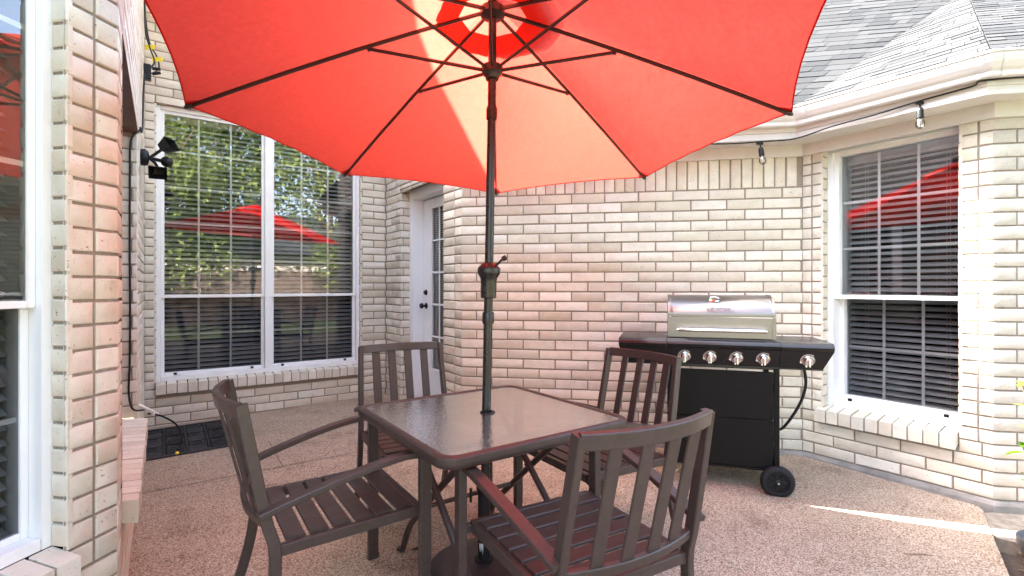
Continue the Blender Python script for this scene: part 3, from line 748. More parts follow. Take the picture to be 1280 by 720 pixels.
for i in range(1500):
    y=random.uniform(1.2,2.46); xmin=2.06+max(0,(y-1.6))*.28+max(0,y-2.1)*.55
    x=xmin+random.random()**1.5*1.1; z=-.058+random.random()*.05
    L_=random.uniform(.012,.05); w=random.uniform(.006,.018); a=random.uniform(0,2*pi); tl=random.uniform(-.5,.5)
    ex=V((cos(a)*cos(tl),sin(a)*cos(tl),sin(tl)))*L_; ey=V((-sin(a),cos(a),random.uniform(-.4,.4)))*w
    m.obox((x,y,z),ex,ey,ex.cross(ey).normalized()*random.uniform(.002,.006))
tag(m.build('bark_mulch',CHIP),'brown bark mulch in the bed at the patio edge','mulch',kind='stuff')

m=MB(); z=patz(2.36)+.004
m.grid([[(-.03,-.004,0),(-.01,-.014,.006),(.015,-.011,.003),(.035,.002,.008)],[(-.03,.0,.003),(-.01,.001,.001),(.015,.002,0),(.036,.004,.006)],[(-.03,.004,0),(-.008,.015,.007),(.016,.014,.005),(.035,.006,.009)]])
o=m.build('dry_leaf',simple('dry_leaf',(.05,.03,.02),.8,var=.3)); o.location=(-.445,2.36,z); tag(o,'dark dry leaf lying on the patio under the table edge','leaf')
m=MB(); m.tube([(-.06,.01,0),(-.02,.0,.003),(.03,.004,.002),(.07,-.008,.001)],[.002,.003,.0025,.0015],6)
o=m.build('twig',simple('twig',(.22,.15,.10),.9,var=.3)); o.location=(1.88,2.32,patz(2.32)+.003); tag(o,'thin brown twig lying on the patio near the mulch bed','twig')

# ------------------------------------------------------------------ umbrella
UB=V((-.122,2.176,patz(2.176)))
um=empty('patio_umbrella',UB); tag(um,'large red octagonal patio umbrella on a bronze crank pole through the table','umbrella')
def up(m,name,mat,parent=None): 
    m.v=[tuple(V(p)-UB) for p in m.v]; return m.build(name,mat,parent or um)
J=V((-.088,2.182,2.02)); base0=V((-.122,2.176,.12))
m=MB(); ax0=(J-base0).normalized(); pm=base0+(J-base0)*((1.20-.12)/(2.02-.12))
m.tube([base0,pm],.0195,18); pole=up(m,'pole',POLEM)
m=MB(); m.tube([pm,J],.0225*.85,18); up(m,'pole',POLEM)
m=MB(); c=base0+(J-base0)*((1.095-.12)/1.9); m.lathe(c,ax0,[(.0,0),(.0245,0),(.0255,.004),(.0255,.046),(.0235,.05),(0.0,.05)],20); up(m,'coupling',POLEM)
m=MB(); c=base0+(J-base0)*((1.205-.12)/1.9)
m.lathe(c,ax0,[(0,0),(.030,0),(.034,.004),(.035,.075),(.037,.088),(.048,.105),(.050,.110),(.050,.130),(.047,.134),(.032,.150),(.024,.154),(.0,.154)],28)
ch_=up(m,'crank_housing',POLEM)
m=MB(); cp=c+ax0*.142
m.tube([cp+V((.03,-.02,0)),cp+V((.045,-.03,.012)),cp+V((.062,-.036,.03))],.0055,8); m.lathe(cp+V((.058,-.034,.026)),V((.8,-.2,.4)),[(0,0),(.010,.001),(.012,.008),(.011,.020),(.0,.023)],12)
m.v=[tuple(V(p)-UB) for p in m.v]; m.build('crank_handle',CHROME if False else RIBM,ch_)
# tilt head
TA=radians(5.5); AX=V((.004,sin(TA),cos(TA))).normalized(); RX=V((1,0,0)); RX=(RX-AX*RX.dot(AX)).normalized(); RY=AX.cross(RX)
m=MB(); m.lathe(J-ax0*.035,ax0,[(0,0),(.0245,0),(.0245,.045),(.0215,.055),(.0,.055)],20); tj=up(m,'tilt_joint',POLEM)
m=MB(); m.tube([J,J+AX*.50],.0185,18); up(m,'pole',POLEM)
m=MB(); c=J+AX*.19; m.lathe(c,AX,[(.0,-.045),(.028,-.045),(.032,-.03),(.046,-.018),(.048,.012),(.03,.018),(.0,.018)],24); up(m,'hub',RIBM)
HUB=J+AX*.46
m=MB(); m.lathe(HUB,AX,[(.0,-.03),(.034,-.03),(.054,-.018),(.056,.012),(.03,.02),(.0,.02)],24); up(m,'hub',RIBM)
R_=1.325; DROP=.468; R0=.15
def hgt(r): q=r/R_; return -DROP*(.86*q+.14*q*q)
def cp_(r,ang,h=0.0): return HUB+RX*(r*cos(ang))+RY*(r*sin(ang))+AX*(hgt(r)+.022+h)
phis=[radians(90+1.0+45*k) for k in range(8)]
can=MB(); hem=MB(); NR,NT=48,12
for k in range(8):
    a0,a1=phis[k],phis[(k+1)%8]+(2*pi if k==7 else 0)
    rows=[]
    for i in range(NR+1):
        r=R0+(R_-R0)*i/NR; row=[]
        for j in range(NT+1):
            t=j/NT; s=1-(2*t-1)**2
            rr=r*(1-.022*s*(i/NR)**3)
            p=cp_(r,a0)*(1-t)+cp_(r,a1)*t
            ctr=HUB+AX*(hgt(0)+.022)
            p=ctr+(p-ctr)*(rr/r)
            p=p-AX*(.012*s*sin(pi*i/NR))     # slight sag of each panel
            p=p+AX*(.0022*sin(37*t+5*k)*s*(i/NR)**2)
            e_=min(t,1-t)*r; p=p+AX*(.0016*sin(95*r+2.3*k+sin(40*r))*math.exp(-e_/.05)*min(1,e_/.006))
            row.append(p)
        rows.append(row)
    can.grid(rows,0,True)
    hem.grid([[p-AX*.0025+(HUB-p).normalized()*0 for p in rows[-1]],[ (p*(1-.25)+q*.25)-AX*.0025 for p,q in zip(rows[-1],rows[-2])]],0,True)
    hem.grid([[p+AX*.0005 for p in rows[-1]],[p-AX*.004 for p in rows[-1]]],0,True)
    # reinforcement pocket at the rib tip
    e=V(rows[-1][0]); f=V(rows[-1][1]); g=V(rows[-4][0]); 
    hem.face([e-AX*.004,e+(f-e)*.45-AX*.004,e+(g-e)*.9-AX*.004])
    e=V(rows[-1][-1]); f=V(rows[-1][-2]); g=V(rows[-4][-1]); hem.face([e-AX*.004,e+(g-e)*.9-AX*.004,e+(f-e)*.45-AX*.004])
cano=up(can,'canopy',FABRIC); up(hem,'hem',FABRIC,cano)
vent=MB(); RV=.285
for k in range(8):
    a0,a1=phis[k],phis[(k+1)%8]+(2*pi if k==7 else 0); rows=[]
    for i in range(7):
        r=.02+(RV-.02)*i/6; row=[]
        for j in range(NT+1):
            t=j/NT; s=1-(2*t-1)**2
            p=cp_(r,a0,.03)*(1-t)+cp_(r,a1,.03)*t
            rr=1-(.07*(1-s)**4+.02*sin(9*t*pi)**2*.6)*(i/6)**3
            ctr=HUB+AX*(hgt(0)+.052); p=ctr+(p-ctr)*rr
            row.append(p)
        rows.append(row)
    vent.grid(rows,0,True)
vc=up(vent,'vent_cap',FABRIC_VENT)
m=MB(); m.lathe(HUB+AX*.05,AX,[(.03,0),(.032,.01),(.022,.03),(.018,.06),(0,.07)],16); up(m,'finial',POLEM)
for k in range(8):
    a=phis[k]; side=RX*(-sin(a))+RY*cos(a)
    pts=[cp_(r,a,-.014) for r in (.045,.3,.6,.9,1.15,R_-.012)]
    m=MB(); m.bar(pts,.011,.019,side,0,.004)
    tip=cp_(R_-.03,a,-.012); m.lathe(tip,(pts[-1]-pts[-2]).normalized(),[(0,0),(.009,0),(.010,.02),(.006,.034),(0,.036)],10)
    rib=up(m,'rib',RIBM)
    jr=cp_(.545,a,-.026); js=J+AX*.19+RX*(.045*cos(a))+RY*(.045*sin(a))
    m=MB(); m.bar([js,jr],.011,.016,side,0,.004); m.lathe(jr-side*.011,side,[(0,0),(.008,0),(.008,.022),(0,.022)],10)
    up(m,'strut',RIBM)
# base
ub=empty('umbrella_base',(-.122,2.176,patz(2.176))); tag(ub,'round dark iron umbrella base standing on the patio under the table','umbrella base')
m=MB(); m.lathe((0,0,0),(0,0,1),[(0,.0),(.225,.0),(.24,.006),(.242,.03),(.23,.045),(.16,.058),(.055,.066),(0,.066)],48); m.build('base_plate',BASEM,ub)
m=MB(); m.lathe((0,0,.066),(0,0,1),[(.042,0),(.042,.006),(.0275,.010),(.0265,.30),(.0265,.301),(.033,.302),(.034,.345),(.030,.352),(.0225,.352),(.0,.352)],24); m.build('tube',BLACKP,ub)
m=MB(); m.tube([(-.026,-.012,.355),(-.06,-.028,.355)],.005,8); m.lathe((-.055,-.026,.325),(0,0,1),[(0,0),(.006,0),(.006,.06),(0,.06)],8); m.build('knob',BLACKP,ub)
m=MB()
m.grid([[(.0272*sin(a_),-.0272*cos(a_),z) for a_ in (-.75,-.6,-.45,-.3,-.15,0)] for z in (.095,.145)]); m.build('sticker',STICK,ub)

# ------------------------------------------------------------------ table
tb=empty('patio_table',(-.105,2.150,0),radians(35)); tag(tb,'square bronze patio table with a textured glass top','table')
def rsq(h,r,z,n=6):
    out=[]
    for cx,cy,a0 in ((h-r,h-r,0),(-h+r,h-r,90),(-h+r,-h+r,180),(h-r,-h+r,270)):
        for k in range(n+1): a=radians(a0+90*k/n); out.append(V((cx+r*cos(a),cy+r*sin(a),z)))
    return out
HT=.435; TZ=.715
sec=[(-.004,.0),(.0,-.004),(.001,-.02),(-.002,-.034),(-.010,-.040),(-.026,-.040),(-.032,-.034),(-.033,-.010),(-.030,.001),(-.022,.004),(-.010,.004)]
m=MB(); rows=[rsq(HT+o,.075+o,TZ+z) for o,z in sec]; m.grid(rows,0,True,closed_u=True,closed_v=True); m.build('frame',BRONZE,tb)
m=MB(); a=rsq(HT-.020,.06,TZ-.001); b=rsq(HT-.020,.06,TZ-.006)
# top with centre hole
nc=len(a); hole=[V((.021*cos(2*pi*k/nc+pi/4-pi/4),.021*sin(2*pi*k/nc),TZ-.001)) for k in range(nc)]
m.grid([a,hole],0,False,closed_u=True); m.build('glass_top',HAMMER,tb)
m=MB(); m.lathe((0,0,TZ),(0,0,1),[(.020,-.012),(.020,.004),(.031,.004),(.033,.001),(.033,-.001),(.028,-.010),(.020,-.012)],28); 
m.v=[(p[0]-.0,p[1]+.0,p[2]) for p in m.v]; m.build('umbrella_ring',BLACKP,tb)
# X-frame legs; local x runs along the 35 deg axis, local y towards the house
for sx in (-1,1):
    x=sx*.235
    for sy in (-1,1):
        m=MB(); xx=x+sy*.016
        pts=smoothpath([(xx,sy*-.30,.682),(xx,sy*-.20,.615),(xx,0,.45),(xx,sy*.17,.30),(xx,sy*.32,.16),(xx,sy*.40,.02),(xx,sy*.43,.003)],5)
        m.tube(pts,.0145,12); m.lathe((xx,sy*.425,0),(0,0,1),[(0,0),(.019,0),(.019,.012),(.014,.02),(0,.02)],12); m.build('leg',BRONZE,tb)
    m=MB(); m.lathe((x-.035,0,.45),(1,0,0),[(0,0),(.007,0),(.007,.07),(0,.07)],10); m.build('pivot_bolt',BRONZE,tb)
m=MB(); m.tube([(-.235,.17,.30),(.235,.17,.30)],.010,10); m.build('stretcher',BRONZE,tb)
m=MB(); m.tube([(-.26,-.29,.682),(.26,-.29,.682)],.011,10); m.build('stretcher',BRONZE,tb)
m=MB(); m.tube([(-.26,.29,.682),(.26,.29,.682)],.011,10); m.build('stretcher',BRONZE,tb)

# ------------------------------------------------------------------ chairs
def bow(x,y,b,hw=.235): return y-b*(1-(x/hw)**2)
def make_chair():
    c=empty('patio_chair',(0,0,0))
    for sx in (-1,1):
        m=MB()
        pts=smoothpath([(sx*.236,-.335,.893),(sx*.243,-.300,.70),(sx*.249,-.266,.52),(sx*.255,-.243,.43),(sx*.258,-.248,.30),(sx*.260,-.285,.14),(sx*.262,-.340,0.0)],5)
        m.bar(pts,.026,.036,(1,0,0),0,.003); m.box((sx*.262,-.341,.008),(.031,.042,.016),0,.003); m.build('rear_leg',BRONZE,c)
        m=MB(); m.bar([(sx*.292,.250,0),(sx*.292,.250,.30),(sx*.292,.250,.655)],.030,.042,(1,0,0),0,.003); m.box((sx*.292,.250,.008),(.035,.047,.016),0,.003); m.build('leg',BRONZE,c)
        m=MB(); pts=smoothpath([(sx*.262,-.285,.548),(sx*.275,-.15,.588),(sx*.286,.0,.626),(sx*.292,.14,.652),(sx*.292,.268,.662)],6)
        m.bar(pts,.044,.020,(1,0,0),0,.003); m.build('armrest',BRONZE,c)
    m=MB(); xs=[-.236+.472*i/14 for i in range(15)]
    m.bar([(x,bow(x,-.338,.048),.876) for x in xs],.046,.022,(0,-.17,1),0,.003); m.build('top_rail',BRONZE,c)
    m=MB(); m.bar([(x,bow(x,-.262,.040),.505) for x in xs],.030,.020,(0,-.17,1),0,.003); m.build('lower_rail',BRONZE,c)
    m=MB()
    for x in (-.144,-.048,.048,.144):
        m.bar([(x,bow(x,-.262+(-.076)*t,.040+.008*t),.515+.345*t) for t in (0,.5,1)],.046,.009,(1,0,0),0,.003)
    m.build('backrest',BRONZE,c)
    m=MB()
    for sx in (-1,1):
        m.bar([(sx*.246,-.250,.418),(sx*.246,.250,.430)],.024,.036,(1,0,0),0,.0025)
        m.box((sx*.270,.250,.425),(.03,.026,.03),0,.003)
    m.bar([(-.25,.248,.430),(.25,.248,.430)],.024,.034,(0,1,0),0,.0025); m.bar([(-.25,-.238,.420),(.25,-.238,.420)],.024,.034,(0,1,0),0,.0025)
    m.build('seat_frame',BRONZE,c)
    m=MB(); y0=-.222; w=.062; g=(0.462-6*w)/7
    for k in range(6):
        y=y0+g+w/2+k*(w+g)
        z=lambda x: .441+.010*((y+.02)/.24)*.0+.0015*(x/.23)**2+ (.004*(k/5))
        m.bar([(x,y,z(x)) for x in (-.235,-.12,0,.12,.235)],w,.011,(0,1,0),0,.0025)
    m.build('seat',BRONZE,c)
    return c
CH=[((.370,1.349),(-.499,.866),'bronze slat armchair whose back is towards the viewer, nearest the grill side of the table front'),
    ((-.966,1.736),(.83,.555),'bronze slat armchair between the near window and the table, facing the grill'),
    ((-.655,2.967),(.471,-.882),'bronze slat armchair behind the table in front of the white door'),
    ((.682,2.64),(-.845,-.534),'bronze slat armchair standing close in front of the black grill')]
CH[0]=(CH[0][0],CH[0][1],'bronze slat armchair seen from behind, its curved back nearest of all')
chair0=make_chair()
for i,(mid,f,lab) in enumerate(CH):
    o=chair0 if i==0 else copy_tree(chair0)
    f=V(f).normalized(); p=V(mid)+f*.335
    o.location=(p[0],p[1],patz(p[1])); o.rotation_euler=(0,0,math.atan2(f[1],f[0])-pi/2)
    tag(o,lab,'chair','slat armchairs around the patio table')

# ------------------------------------------------------------------ grill (local x along its front, y back, z up)
ga=math.atan2(-.286,.958)
gr=empty('gas_grill',(.68,3.19,.012),ga); tag(gr,'black gas grill with a stainless lid, chrome knobs and side shelves','grill')
WD=1.207
prof=[(.43,.885),(.43,.915),(.03,.915),(.012,.911),(.0,.902),(-.006,.888),(.0,.872),(.006,.868)]
for a0,a1,nm in ((0,.292,'side_shelf'),(.932,WD,'side_shelf')):
    m=MB(); m.grid([[(a0+.001,b,z) for b,z in prof],[(a1-.001,b,z) for b,z in prof]],0,True)
    for a in (a0+.001,a1-.001): m.face([(a,b,z) for b,z in prof+[(.03,.868),(.03,.885)]])
    m.face([(a0,.03,.885),(a1,.03,.885),(a1,.43,.885),(a0,.43,.885)]); 
    m.build(nm,GRILLB,gr)
m=MB(); p2=[(.10,.918),(.03,.918),(.012,.914),(.0,.905),(-.006,.890),(.0,.874),(.006,.870)]
m.grid([[(.294,b,z) for b,z in p2],[(.930,b,z) for b,z in p2]],0,True); m.obox((.294,.08,.74),(.636,0,0),(0,.35,0),(0,0,.175)); m.build('firebox',GRILLB,gr)
# control panel: face slopes back to the bottom, ends slant in
m=MB()
segs=[(0.0,.045,.292,.292),(.295,.295,.929,.929),(.932,.932,WD,WD-.045)]
for t0,b0,t1,b1 in segs:
    A=[(t0,.004,.867),(t1,.004,.867),(b1,.046,.762),(b0,.046,.762)]
    B=[(t0,.20,.867),(t1,.20,.867),(b1,.20,.762),(b0,.20,.762)]
    m.face([A[3],A[2],A[1],A[0]]); m.face([A[3],A[0],B[0],B[3]]); m.face([A[1],A[2],B[2],B[1]]); m.face([A[2],A[3],B[3],B[2]]); m.face(B)
    m.obox((b0,.044,.752),(b1-b0,0,0),(0,.02,0),(0,0,.010))
cpn=m.build('control_panel',GRILLB,gr)
pn=V((0,-.105,-.042)).normalized()
def a_of_u(u):
    # intersection of the picture column with the panel front
    c0,s0=.958,-.286; X0,Y0=.68+.286*.03,3.19+.958*.03; k=u/F
    return (k*Y0-X0)/(c0-k*s0)
for u in (216,248,281,314.5,370):
    a=a_of_u(u); o=V((a,.026,.813))+pn*.001
    m=MB(); m.lathe(o,pn,[(.028,0),(.0295,.003),(.0255,.006),(.025,.022),(.022,.027),(.0,.028)],24); m.obox(o+pn*.024+V((-.005,0,-.022)),(.010,0,0),pn*.014,(0,0,.044),0,.002)
    kb=m.build('knob',CHROME,gr)
    m=MB(); upv=V((1,0,0)).cross(pn)
    def ring(r0,r1,aa,ab,h):
        n=22; rows=[]
        for i in range(n+1):
            t=aa+(ab-aa)*i/n; dv=V((1,0,0))*cos(t)+upv*sin(t)
            rows.append([o+dv*r0+pn*.0005,o+dv*r0+pn*h,o+dv*r1+pn*h,o+dv*r1+pn*.0005])
        m.grid(rows,0,False)
    ring(.037,.0425,radians(150),radians(310),.003); ring(.031,.0345,0,2*pi,.004)
    for t in (radians(100),radians(165)): dv=V((1,0,0))*cos(t)+upv*sin(t); m.obox(o+dv*.040-V((.004,0,.004)),(.008,0,0),pn*.003,(0,0,.008))
    m.build('bezel',CHROME,kb)
m=MB(); q=V((a_of_u(227),.0185,.838)); m.obox(q,(.05,0,0),pn*.001,V((0,.02,-.05)).normalized()*.022); m.build('label_plate',STICK,gr)
# lid
LA,LB=.302,.922
lp=smoothpath([(.085,1.055),(.088,1.085),(.118,1.130),(.18,1.168),(.27,1.186),(.36,1.170),(.41,1.12),(.425,1.03),(.43,.925)],4)
lp=[(p[0],p[1]) for p in [V((a,b,0)) for a,b in [(x.x,x.y) for x in smoothpath([(.085,1.055,0),(.088,1.085,0),(.118,1.130,0),(.18,1.168,0),(.27,1.186,0),(.36,1.170,0),(.41,1.12,0),(.425,1.03,0),(.43,.925,0)],4)]]]
lp=[(.075,.925),(.075,1.050)]+lp
m=MB(); m.grid([[(LA+.02,b,z) for b,z in lp],[(LB-.02,b,z) for b,z in lp]],0,False)
for f in range(len(m.s)): 
    if f>1: m.s[f]=True
lid=m.build('lid',STEEL,gr)
for a0,a1 in ((LA,LA+.0195),(LB-.0195,LB)):
    m=MB(); l2=[(b-.003*(1 if b<.27 else -1),z+.003) for b,z in lp]; l2[0]=(lp[0][0]-.003,.925)
    m.grid([[(a0,b,z) for b,z in l2],[(a1,b,z) for b,z in l2]],0,False); 
    m.face([(a0,b,z) for b,z in l2]+[(a0,.43,.925)]); m.face([(a1,b,z) for b,z in l2][::-1])
    m.build('lid_end',STEEL,gr)
m=MB(); m.tube([(.36,.030,.972),(.372,.026,.975),(.45,.024,.975),(.77,.024,.975),(.85,.026,.975),(.862,.030,.972)],[.010,.012,.0115,.0115,.012,.010],14)
for a in (.372,.85): m.tube([(a,.028,.975),(a,.076,.975)],.007,10)
m.build('lid_handle',CHROME,lid)
m=MB(); tn=V((0,-.5,.87)).normalized(); m.lathe((.585,.158,1.158),tn,[(.0,-.004),(.033,-.004),(.034,.006),(.029,.010),(.027,.006),(.0,.006)],28); m.build('thermometer',CHROME,lid)
cu=bpy.data.curves.new('lettering','FONT'); cu.body='NEXGRILL'; cu.size=.034; cu.align_x='CENTER'; cu.extrude=.0012; cu.space_character=1.05; cu.shear=.15
tmp=bpy.data.objects.new('lettering_curve',cu); COL.objects.link(tmp); bpy.context.view_layer.update()
tme=bpy.data.meshes.new_from_object(tmp.evaluated_get(bpy.context.evaluated_depsgraph_get())); bpy.data.objects.remove(tmp)
to=bpy.data.objects.new('lettering',tme); COL.objects.link(to); to.parent=lid
tme.materials.clear(); tme.materials.append(simple('badge_grey',(.10,.10,.10),.35,metal=.6,var=.05))
lc=V((.592,.0975,1.098)); tx=V((1,0,0)); tnn=V((0,-.80,.60)).normalized(); ty=tnn.cross(tx)
to.matrix_local=Matrix(((tx.x,ty.x,tnn.x,lc.x),(tx.y,ty.y,tnn.y,lc.y-.011),(tx.z,ty.z,tnn.z,lc.z+.009),(0,0,0,1)))
# cart
CA,CB=.335,.905
m=MB(); m.obox((CA,.062,.150),(CB-CA-.002,0,0),(0,.018,0),(0,0,.288),0,.003); m.obox((CA,.062,.4405),(CB-CA-.002,0,0),(0,.018,0),(0,0,.288),0,.003); m.build('front_panel',GRILLP,gr)
for a,b in ((CA-.034,.07),(CB+.002,.07),(CA-.034,.38),(CB+.002,.38)):
    m=MB(); z0=.0 if a<.5 else .085
    m.obox((a,b-.012,z0),(.030,0,0),(0,.030,0),(0,0,.76-z0),0,.003); m.build('post',GRILLP,gr)
m=MB(); m.obox((CA-.03,.06,.135),(CB-CA+.06,0,0),(0,.35,0),(0,0,.014)); m.build('bottom_shelf',GRILLP,gr)
m=MB(); m.tube([(CB+.012,-.015,.092),(CB+.012,.45,.092)],.006,10); m.build('axle',CHROME,gr)
for b,sg in ((.020,-1),(.43,1)):
    o=V((CB+.012,b,.092)); ax=V((0,sg,0))
    m=MB(); m.lathe(o,ax,[(.058,-.022),(.082,-.022),(.089,-.017),(.092,-.008),(.092,.008),(.089,.017),(.082,.022),(.064,.022),(.060,.016),(.058,-.022)],40)
    for k in range(40):
        t=2*pi*k/40; m.box(o+V((cos(t)*.0918,0,sin(t)*.0918)),(.004,.034,.004))
    wh=m.build('wheel',RUBBER,gr)
    m=MB(); m.lathe(o,ax,[(.0595,-.018),(.0595,.012),(.054,.012),(.053,.004),(.016,.004),(.016,.016),(.010,.020),(0,.020)],30)
    for k in range(7):
        t=2*pi*k/7; dv=V((cos(t),0,sin(t))); pv=V((-sin(t),0,cos(t)))
        m.obox(o+dv*.014-pv*.006+ax*.003,dv*.042,pv*.012,ax*.009,0,.002)
    m.build('rim',BLACKP,wh)
m=MB(); pts=smoothpath([(1.075,.10,.76),(1.085,.10,.66),(1.06,.11,.55),(1.0,.14,.42),(.955,.18,.36),(.90,.24,.40),(.80,.28,.46)],6); m.tube(pts,.0085,10); m.build('gas_hose',BLACKP,gr)
pt=empty('propane_tank',(0,0,0)); pl=Matrix.Rotation(ga,4,'Z')@V((.80,.245,0)); pt.location=(.68+pl.x,3.19+pl.y,.03+.149); tag(pt,'white propane tank standing on the shelf behind the black grill panel','propane tank')
m=MB(); m.lathe((0,0,0),(0,0,1),[(.10,0),(.105,.02),(.13,.04),(.155,.085),(.158,.20),(.150,.26),(.11,.315),(.04,.335),(0,.338)],32); m.build('tank_body',TANKW,pt)
m=MB()
for k in range(3):
    t=2*pi*k/3; m.grid([[(.085*cos(t+e),.085*sin(t+e),z) for e in (-.5,-.25,0,.25,.5)] for z in (.30,.42)],0,True)
m.build('collar',TANKW,pt); m=MB(); m.lathe((0,0,.33),(0,0,1),[(.02,0),(.02,.05),(.035,.06),(.035,.08),(0,.08)],14); m.build('valve',BLACKM,pt)

# ------------------------------------------------------------------ door mat
NRc=V((-2.10,3.79)); u_=V((-.5736,.8192)); w_=V((-.8192,-.5736))
mat_=MB(); 
def mp(a,b,z): p=NRc+w_*a+u_*b; return V((p[0],p[1],patz(p[1])+z))
MW,ML=.60,.80
def mbx(a0,a1,b0,b1,z0,z1): 
    o=mp(a0,b0,z0); mat_.obox(o,mp(a1,b0,z0)-o,mp(a0,b1,z0)-o,V((0,0,z1-z0)),0 if z0<.004 and z1<.005 else 1,.002)
mbx(0,MW,0,.02,.001,.014); mbx(0,MW,ML-.02,ML,.001,.014); mbx(0,.02,.0205,ML-.0205,.001,.0138); mbx(MW-.02,MW,.0205,ML-.0205,.001,.0138)
mbx(.021,MW-.021,.021,ML-.021,.001,.004)
cw=(MW-.04)/4
for c in range(4):
    if c: mbx(.02+c*cw-.006,.02+c*cw+.006,.0212,ML-.0212,.0042,.0135)
    for r in range(3):
        b0=.03+r*(ML-.06)/3; b1=b0+(ML-.06)/3-.02
        x0=.02+c*cw+.012; x1=.02+(c+1)*cw-.012
        if c%2==0:
            for k in range(8): mbx(x0+k*(x1-x0)/8,x0+(k+.62)*(x1-x0)/8,b0,b0+(b1-b0)*.62,.0042,.016)
        else: mbx(x0,x1,b0,b0+(b1-b0)*.60,.0042,.012)
        mbx(x0+.01,x0+.03,b0+(b1-b0)*.7,b1,.0042,.011); mbx(x1-.03,x1-.01,b0+(b1-b0)*.7,b1,.0042,.011); mbx(x0+.03,x1-.03,b0+(b1-b0)*.8,b0+(b1-b0)*.9,.0042,.009)
tag(mat_.build('door_mat',[RUBBER,simple('pale_rubber',(.034,.034,.036),.6,var=.25,nscale=60,bmp=.2,spec=.3)]),'black rubber door mat below the tall twin window','door mat')  # rims and raised pads in a lighter tone than the base sheet

# ------------------------------------------------------------------ floodlight, wall cable, string lights
def onL(s,out,z): p=rt(P0,D(aR),s); n=nrm(aL); return V((p[0]+n[0]*out,p[1]+n[1]*out,z))
nL=V((*nrm(aL),0)); dL=V((*D(aR),0))
fb=onL(1.02,0,2.13); fl_=empty('flood_light',fb); tag(fl_,'black twin-head security floodlight with sensor on the left brick wall','floodlight')
m=MB(); m.lathe((0,0,0),nL,[(.052,0),(.056,.006),(.056,.028),(.045,.044),(.02,.050),(0,.05)],28); m.build('mount',BLACKP,fl_)
def head(p,dirv,name='lamp_head'):
    d=V(dirv).normalized(); u=d.cross(V((0,0,1))).normalized(); w=u.cross(d); m=MB()
    rows=[[V(p)+d*t+u*(a*sx)+w*(b*sz) for sx,sz in ((-1,-1),(1,-1),(1,1),(-1,1))] for t,a,b in ((0,.012,.012),(.008,.030,.024),(.03,.036,.028),(.075,.050,.040),(.085,.052,.042))]
    m.grid(rows,0,False,closed_u=True); m.face(rows[0]); return m.build(name,BLACKP,fl_)
b1=nL*.05
m=MB(); m.tube([b1,b1+nL*.03+V((0,0,.03)),b1+nL*.075+V((0,0,.070))+dL*.02],.010,8); m.tube([b1,b1+nL*.03+V((0,0,-.03))+dL*.01,b1+nL*.06+V((0,0,-.085))+dL*.03],.010,8); m.tube([b1,b1+nL*.08+dL*.02+V((0,0,-.015))],.012,8); m.build('arm',BLACKP,fl_)
h1=head(b1+nL*.065+V((0,0,.065))+dL*.02,nL*.6+V((.15,-.35,.32)))
h2=head(b1+nL*.055+V((0,0,-.085))+dL*.03,V((.45,-.8,-.35)))
m=MB(); sp=b1+nL*.075+dL*.02+V((0,0,-.015)); m.lathe(sp,nL*.8+V((0,-.5,-.1)),[(0,0),(.02,0),(.032,.01),(.036,.03),(.032,.05),(.02,.06),(0,.062)],18); m.build('sensor',BLACKP,fl_)
cb=MB(); n3=nL
jp=rt(C1,D(aL),lb); dj=-nrm(aL); nj=-D(aL)       # jamb plane of the left wall window
def onJ(w,out,z): return V((jp[0]+dj[0]*w+nj[0]*out,jp[1]+dj[1]*w+nj[1]*out,z))
c1=smoothpath([onL(.62,.012,4.02),onL(.64,.014,3.5),onL(.66,.02,3.15),onL(.70,.05,3.0),onL(.74,.075,2.9),onL(.76,.05,2.83)],6); cb.tube(c1,.0055,8)
c2=smoothpath([onL(.60,.012,4.02),onL(.60,.014,3.4),onL(.60,.04,3.1),onL(.62,.09,2.98),onL(.66,.10,2.88),onL(.74,.05,2.80)],6); cb.tube(c2,.0055,8)
c3=smoothpath([onL(.80,.02,2.78),onL(.90,.014,2.6),onL(1.0,.013,2.35),onL(1.25,.013,2.24),onL(1.47,.013,2.215),onL(1.495,.010,2.19),onJ(.03,.012,2.12),onJ(.035,.012,1.9),onJ(.036,.013,1.5),onJ(.034,.012,1.1),onJ(.036,.012,.8),onJ(.04,.014,.62),onJ(.02,.03,.53),onL(1.44,.03,.50)],6); cb.tube(c3,.0055,8)
G=V((0,0,0))
c4=smoothpath([onL(1.44,.05,.475),onL(1.40,.12,.44),onL(1.36,.20,.36),onL(1.37,.225,.26),onL(1.38,.20,.20)],6); cb.tube(c4,.0055,8)
wc=empty('power_cable',onL(1.0,0,2.3)); off0=V(wc.location)
def loc(mb): mb.v=[tuple(V(p)-off0) for p in mb.v]; return mb
loc(cb).build('cable',BLACKP,wc); tag(wc,'black power cable running down the left brick wall with plug and yellow tags','cable')
m=MB(); p=onL(.78,.012,2.80); m.obox(p-dL*.03+V((0,0,-.06)),dL*.055,nL*.045,V((0,0,.11)),0,.004); m.tube([p+nL*.05+V((0,0,.03)),p+nL*.10+V((0,0,.035))],.011,8); m.tube([p+nL*.05+V((0,0,-.01)),p+nL*.10+V((0,0,.01))],.011,8); loc(m).build('plug',BLACKP,wc)
m=MB()
for p in (onL(.655,.045,3.03),onL(.68,.09,2.94)): m.obox(p+V((-.035,0,-.018)),(.07,.01,.006),(0,.004,0),(-.004,0,.034),0,.001)
loc(m).build('tag',YEL,wc)
m=MB(); p=onL(1.46,.035,.50); q=onL(1.40,.10,.455)
m.tube([p+V((-.04,0,.035)),(p+q)/2+V((0,0,.012)),q],[.009,.007,.008],8); m.obox((p+q)/2+V((-.012,-.006,-.014)),(.028,.0,-.006),(0,.012,0),(.003,0,.03),0,.002); loc(m).build('clamp',WHITE,wc)
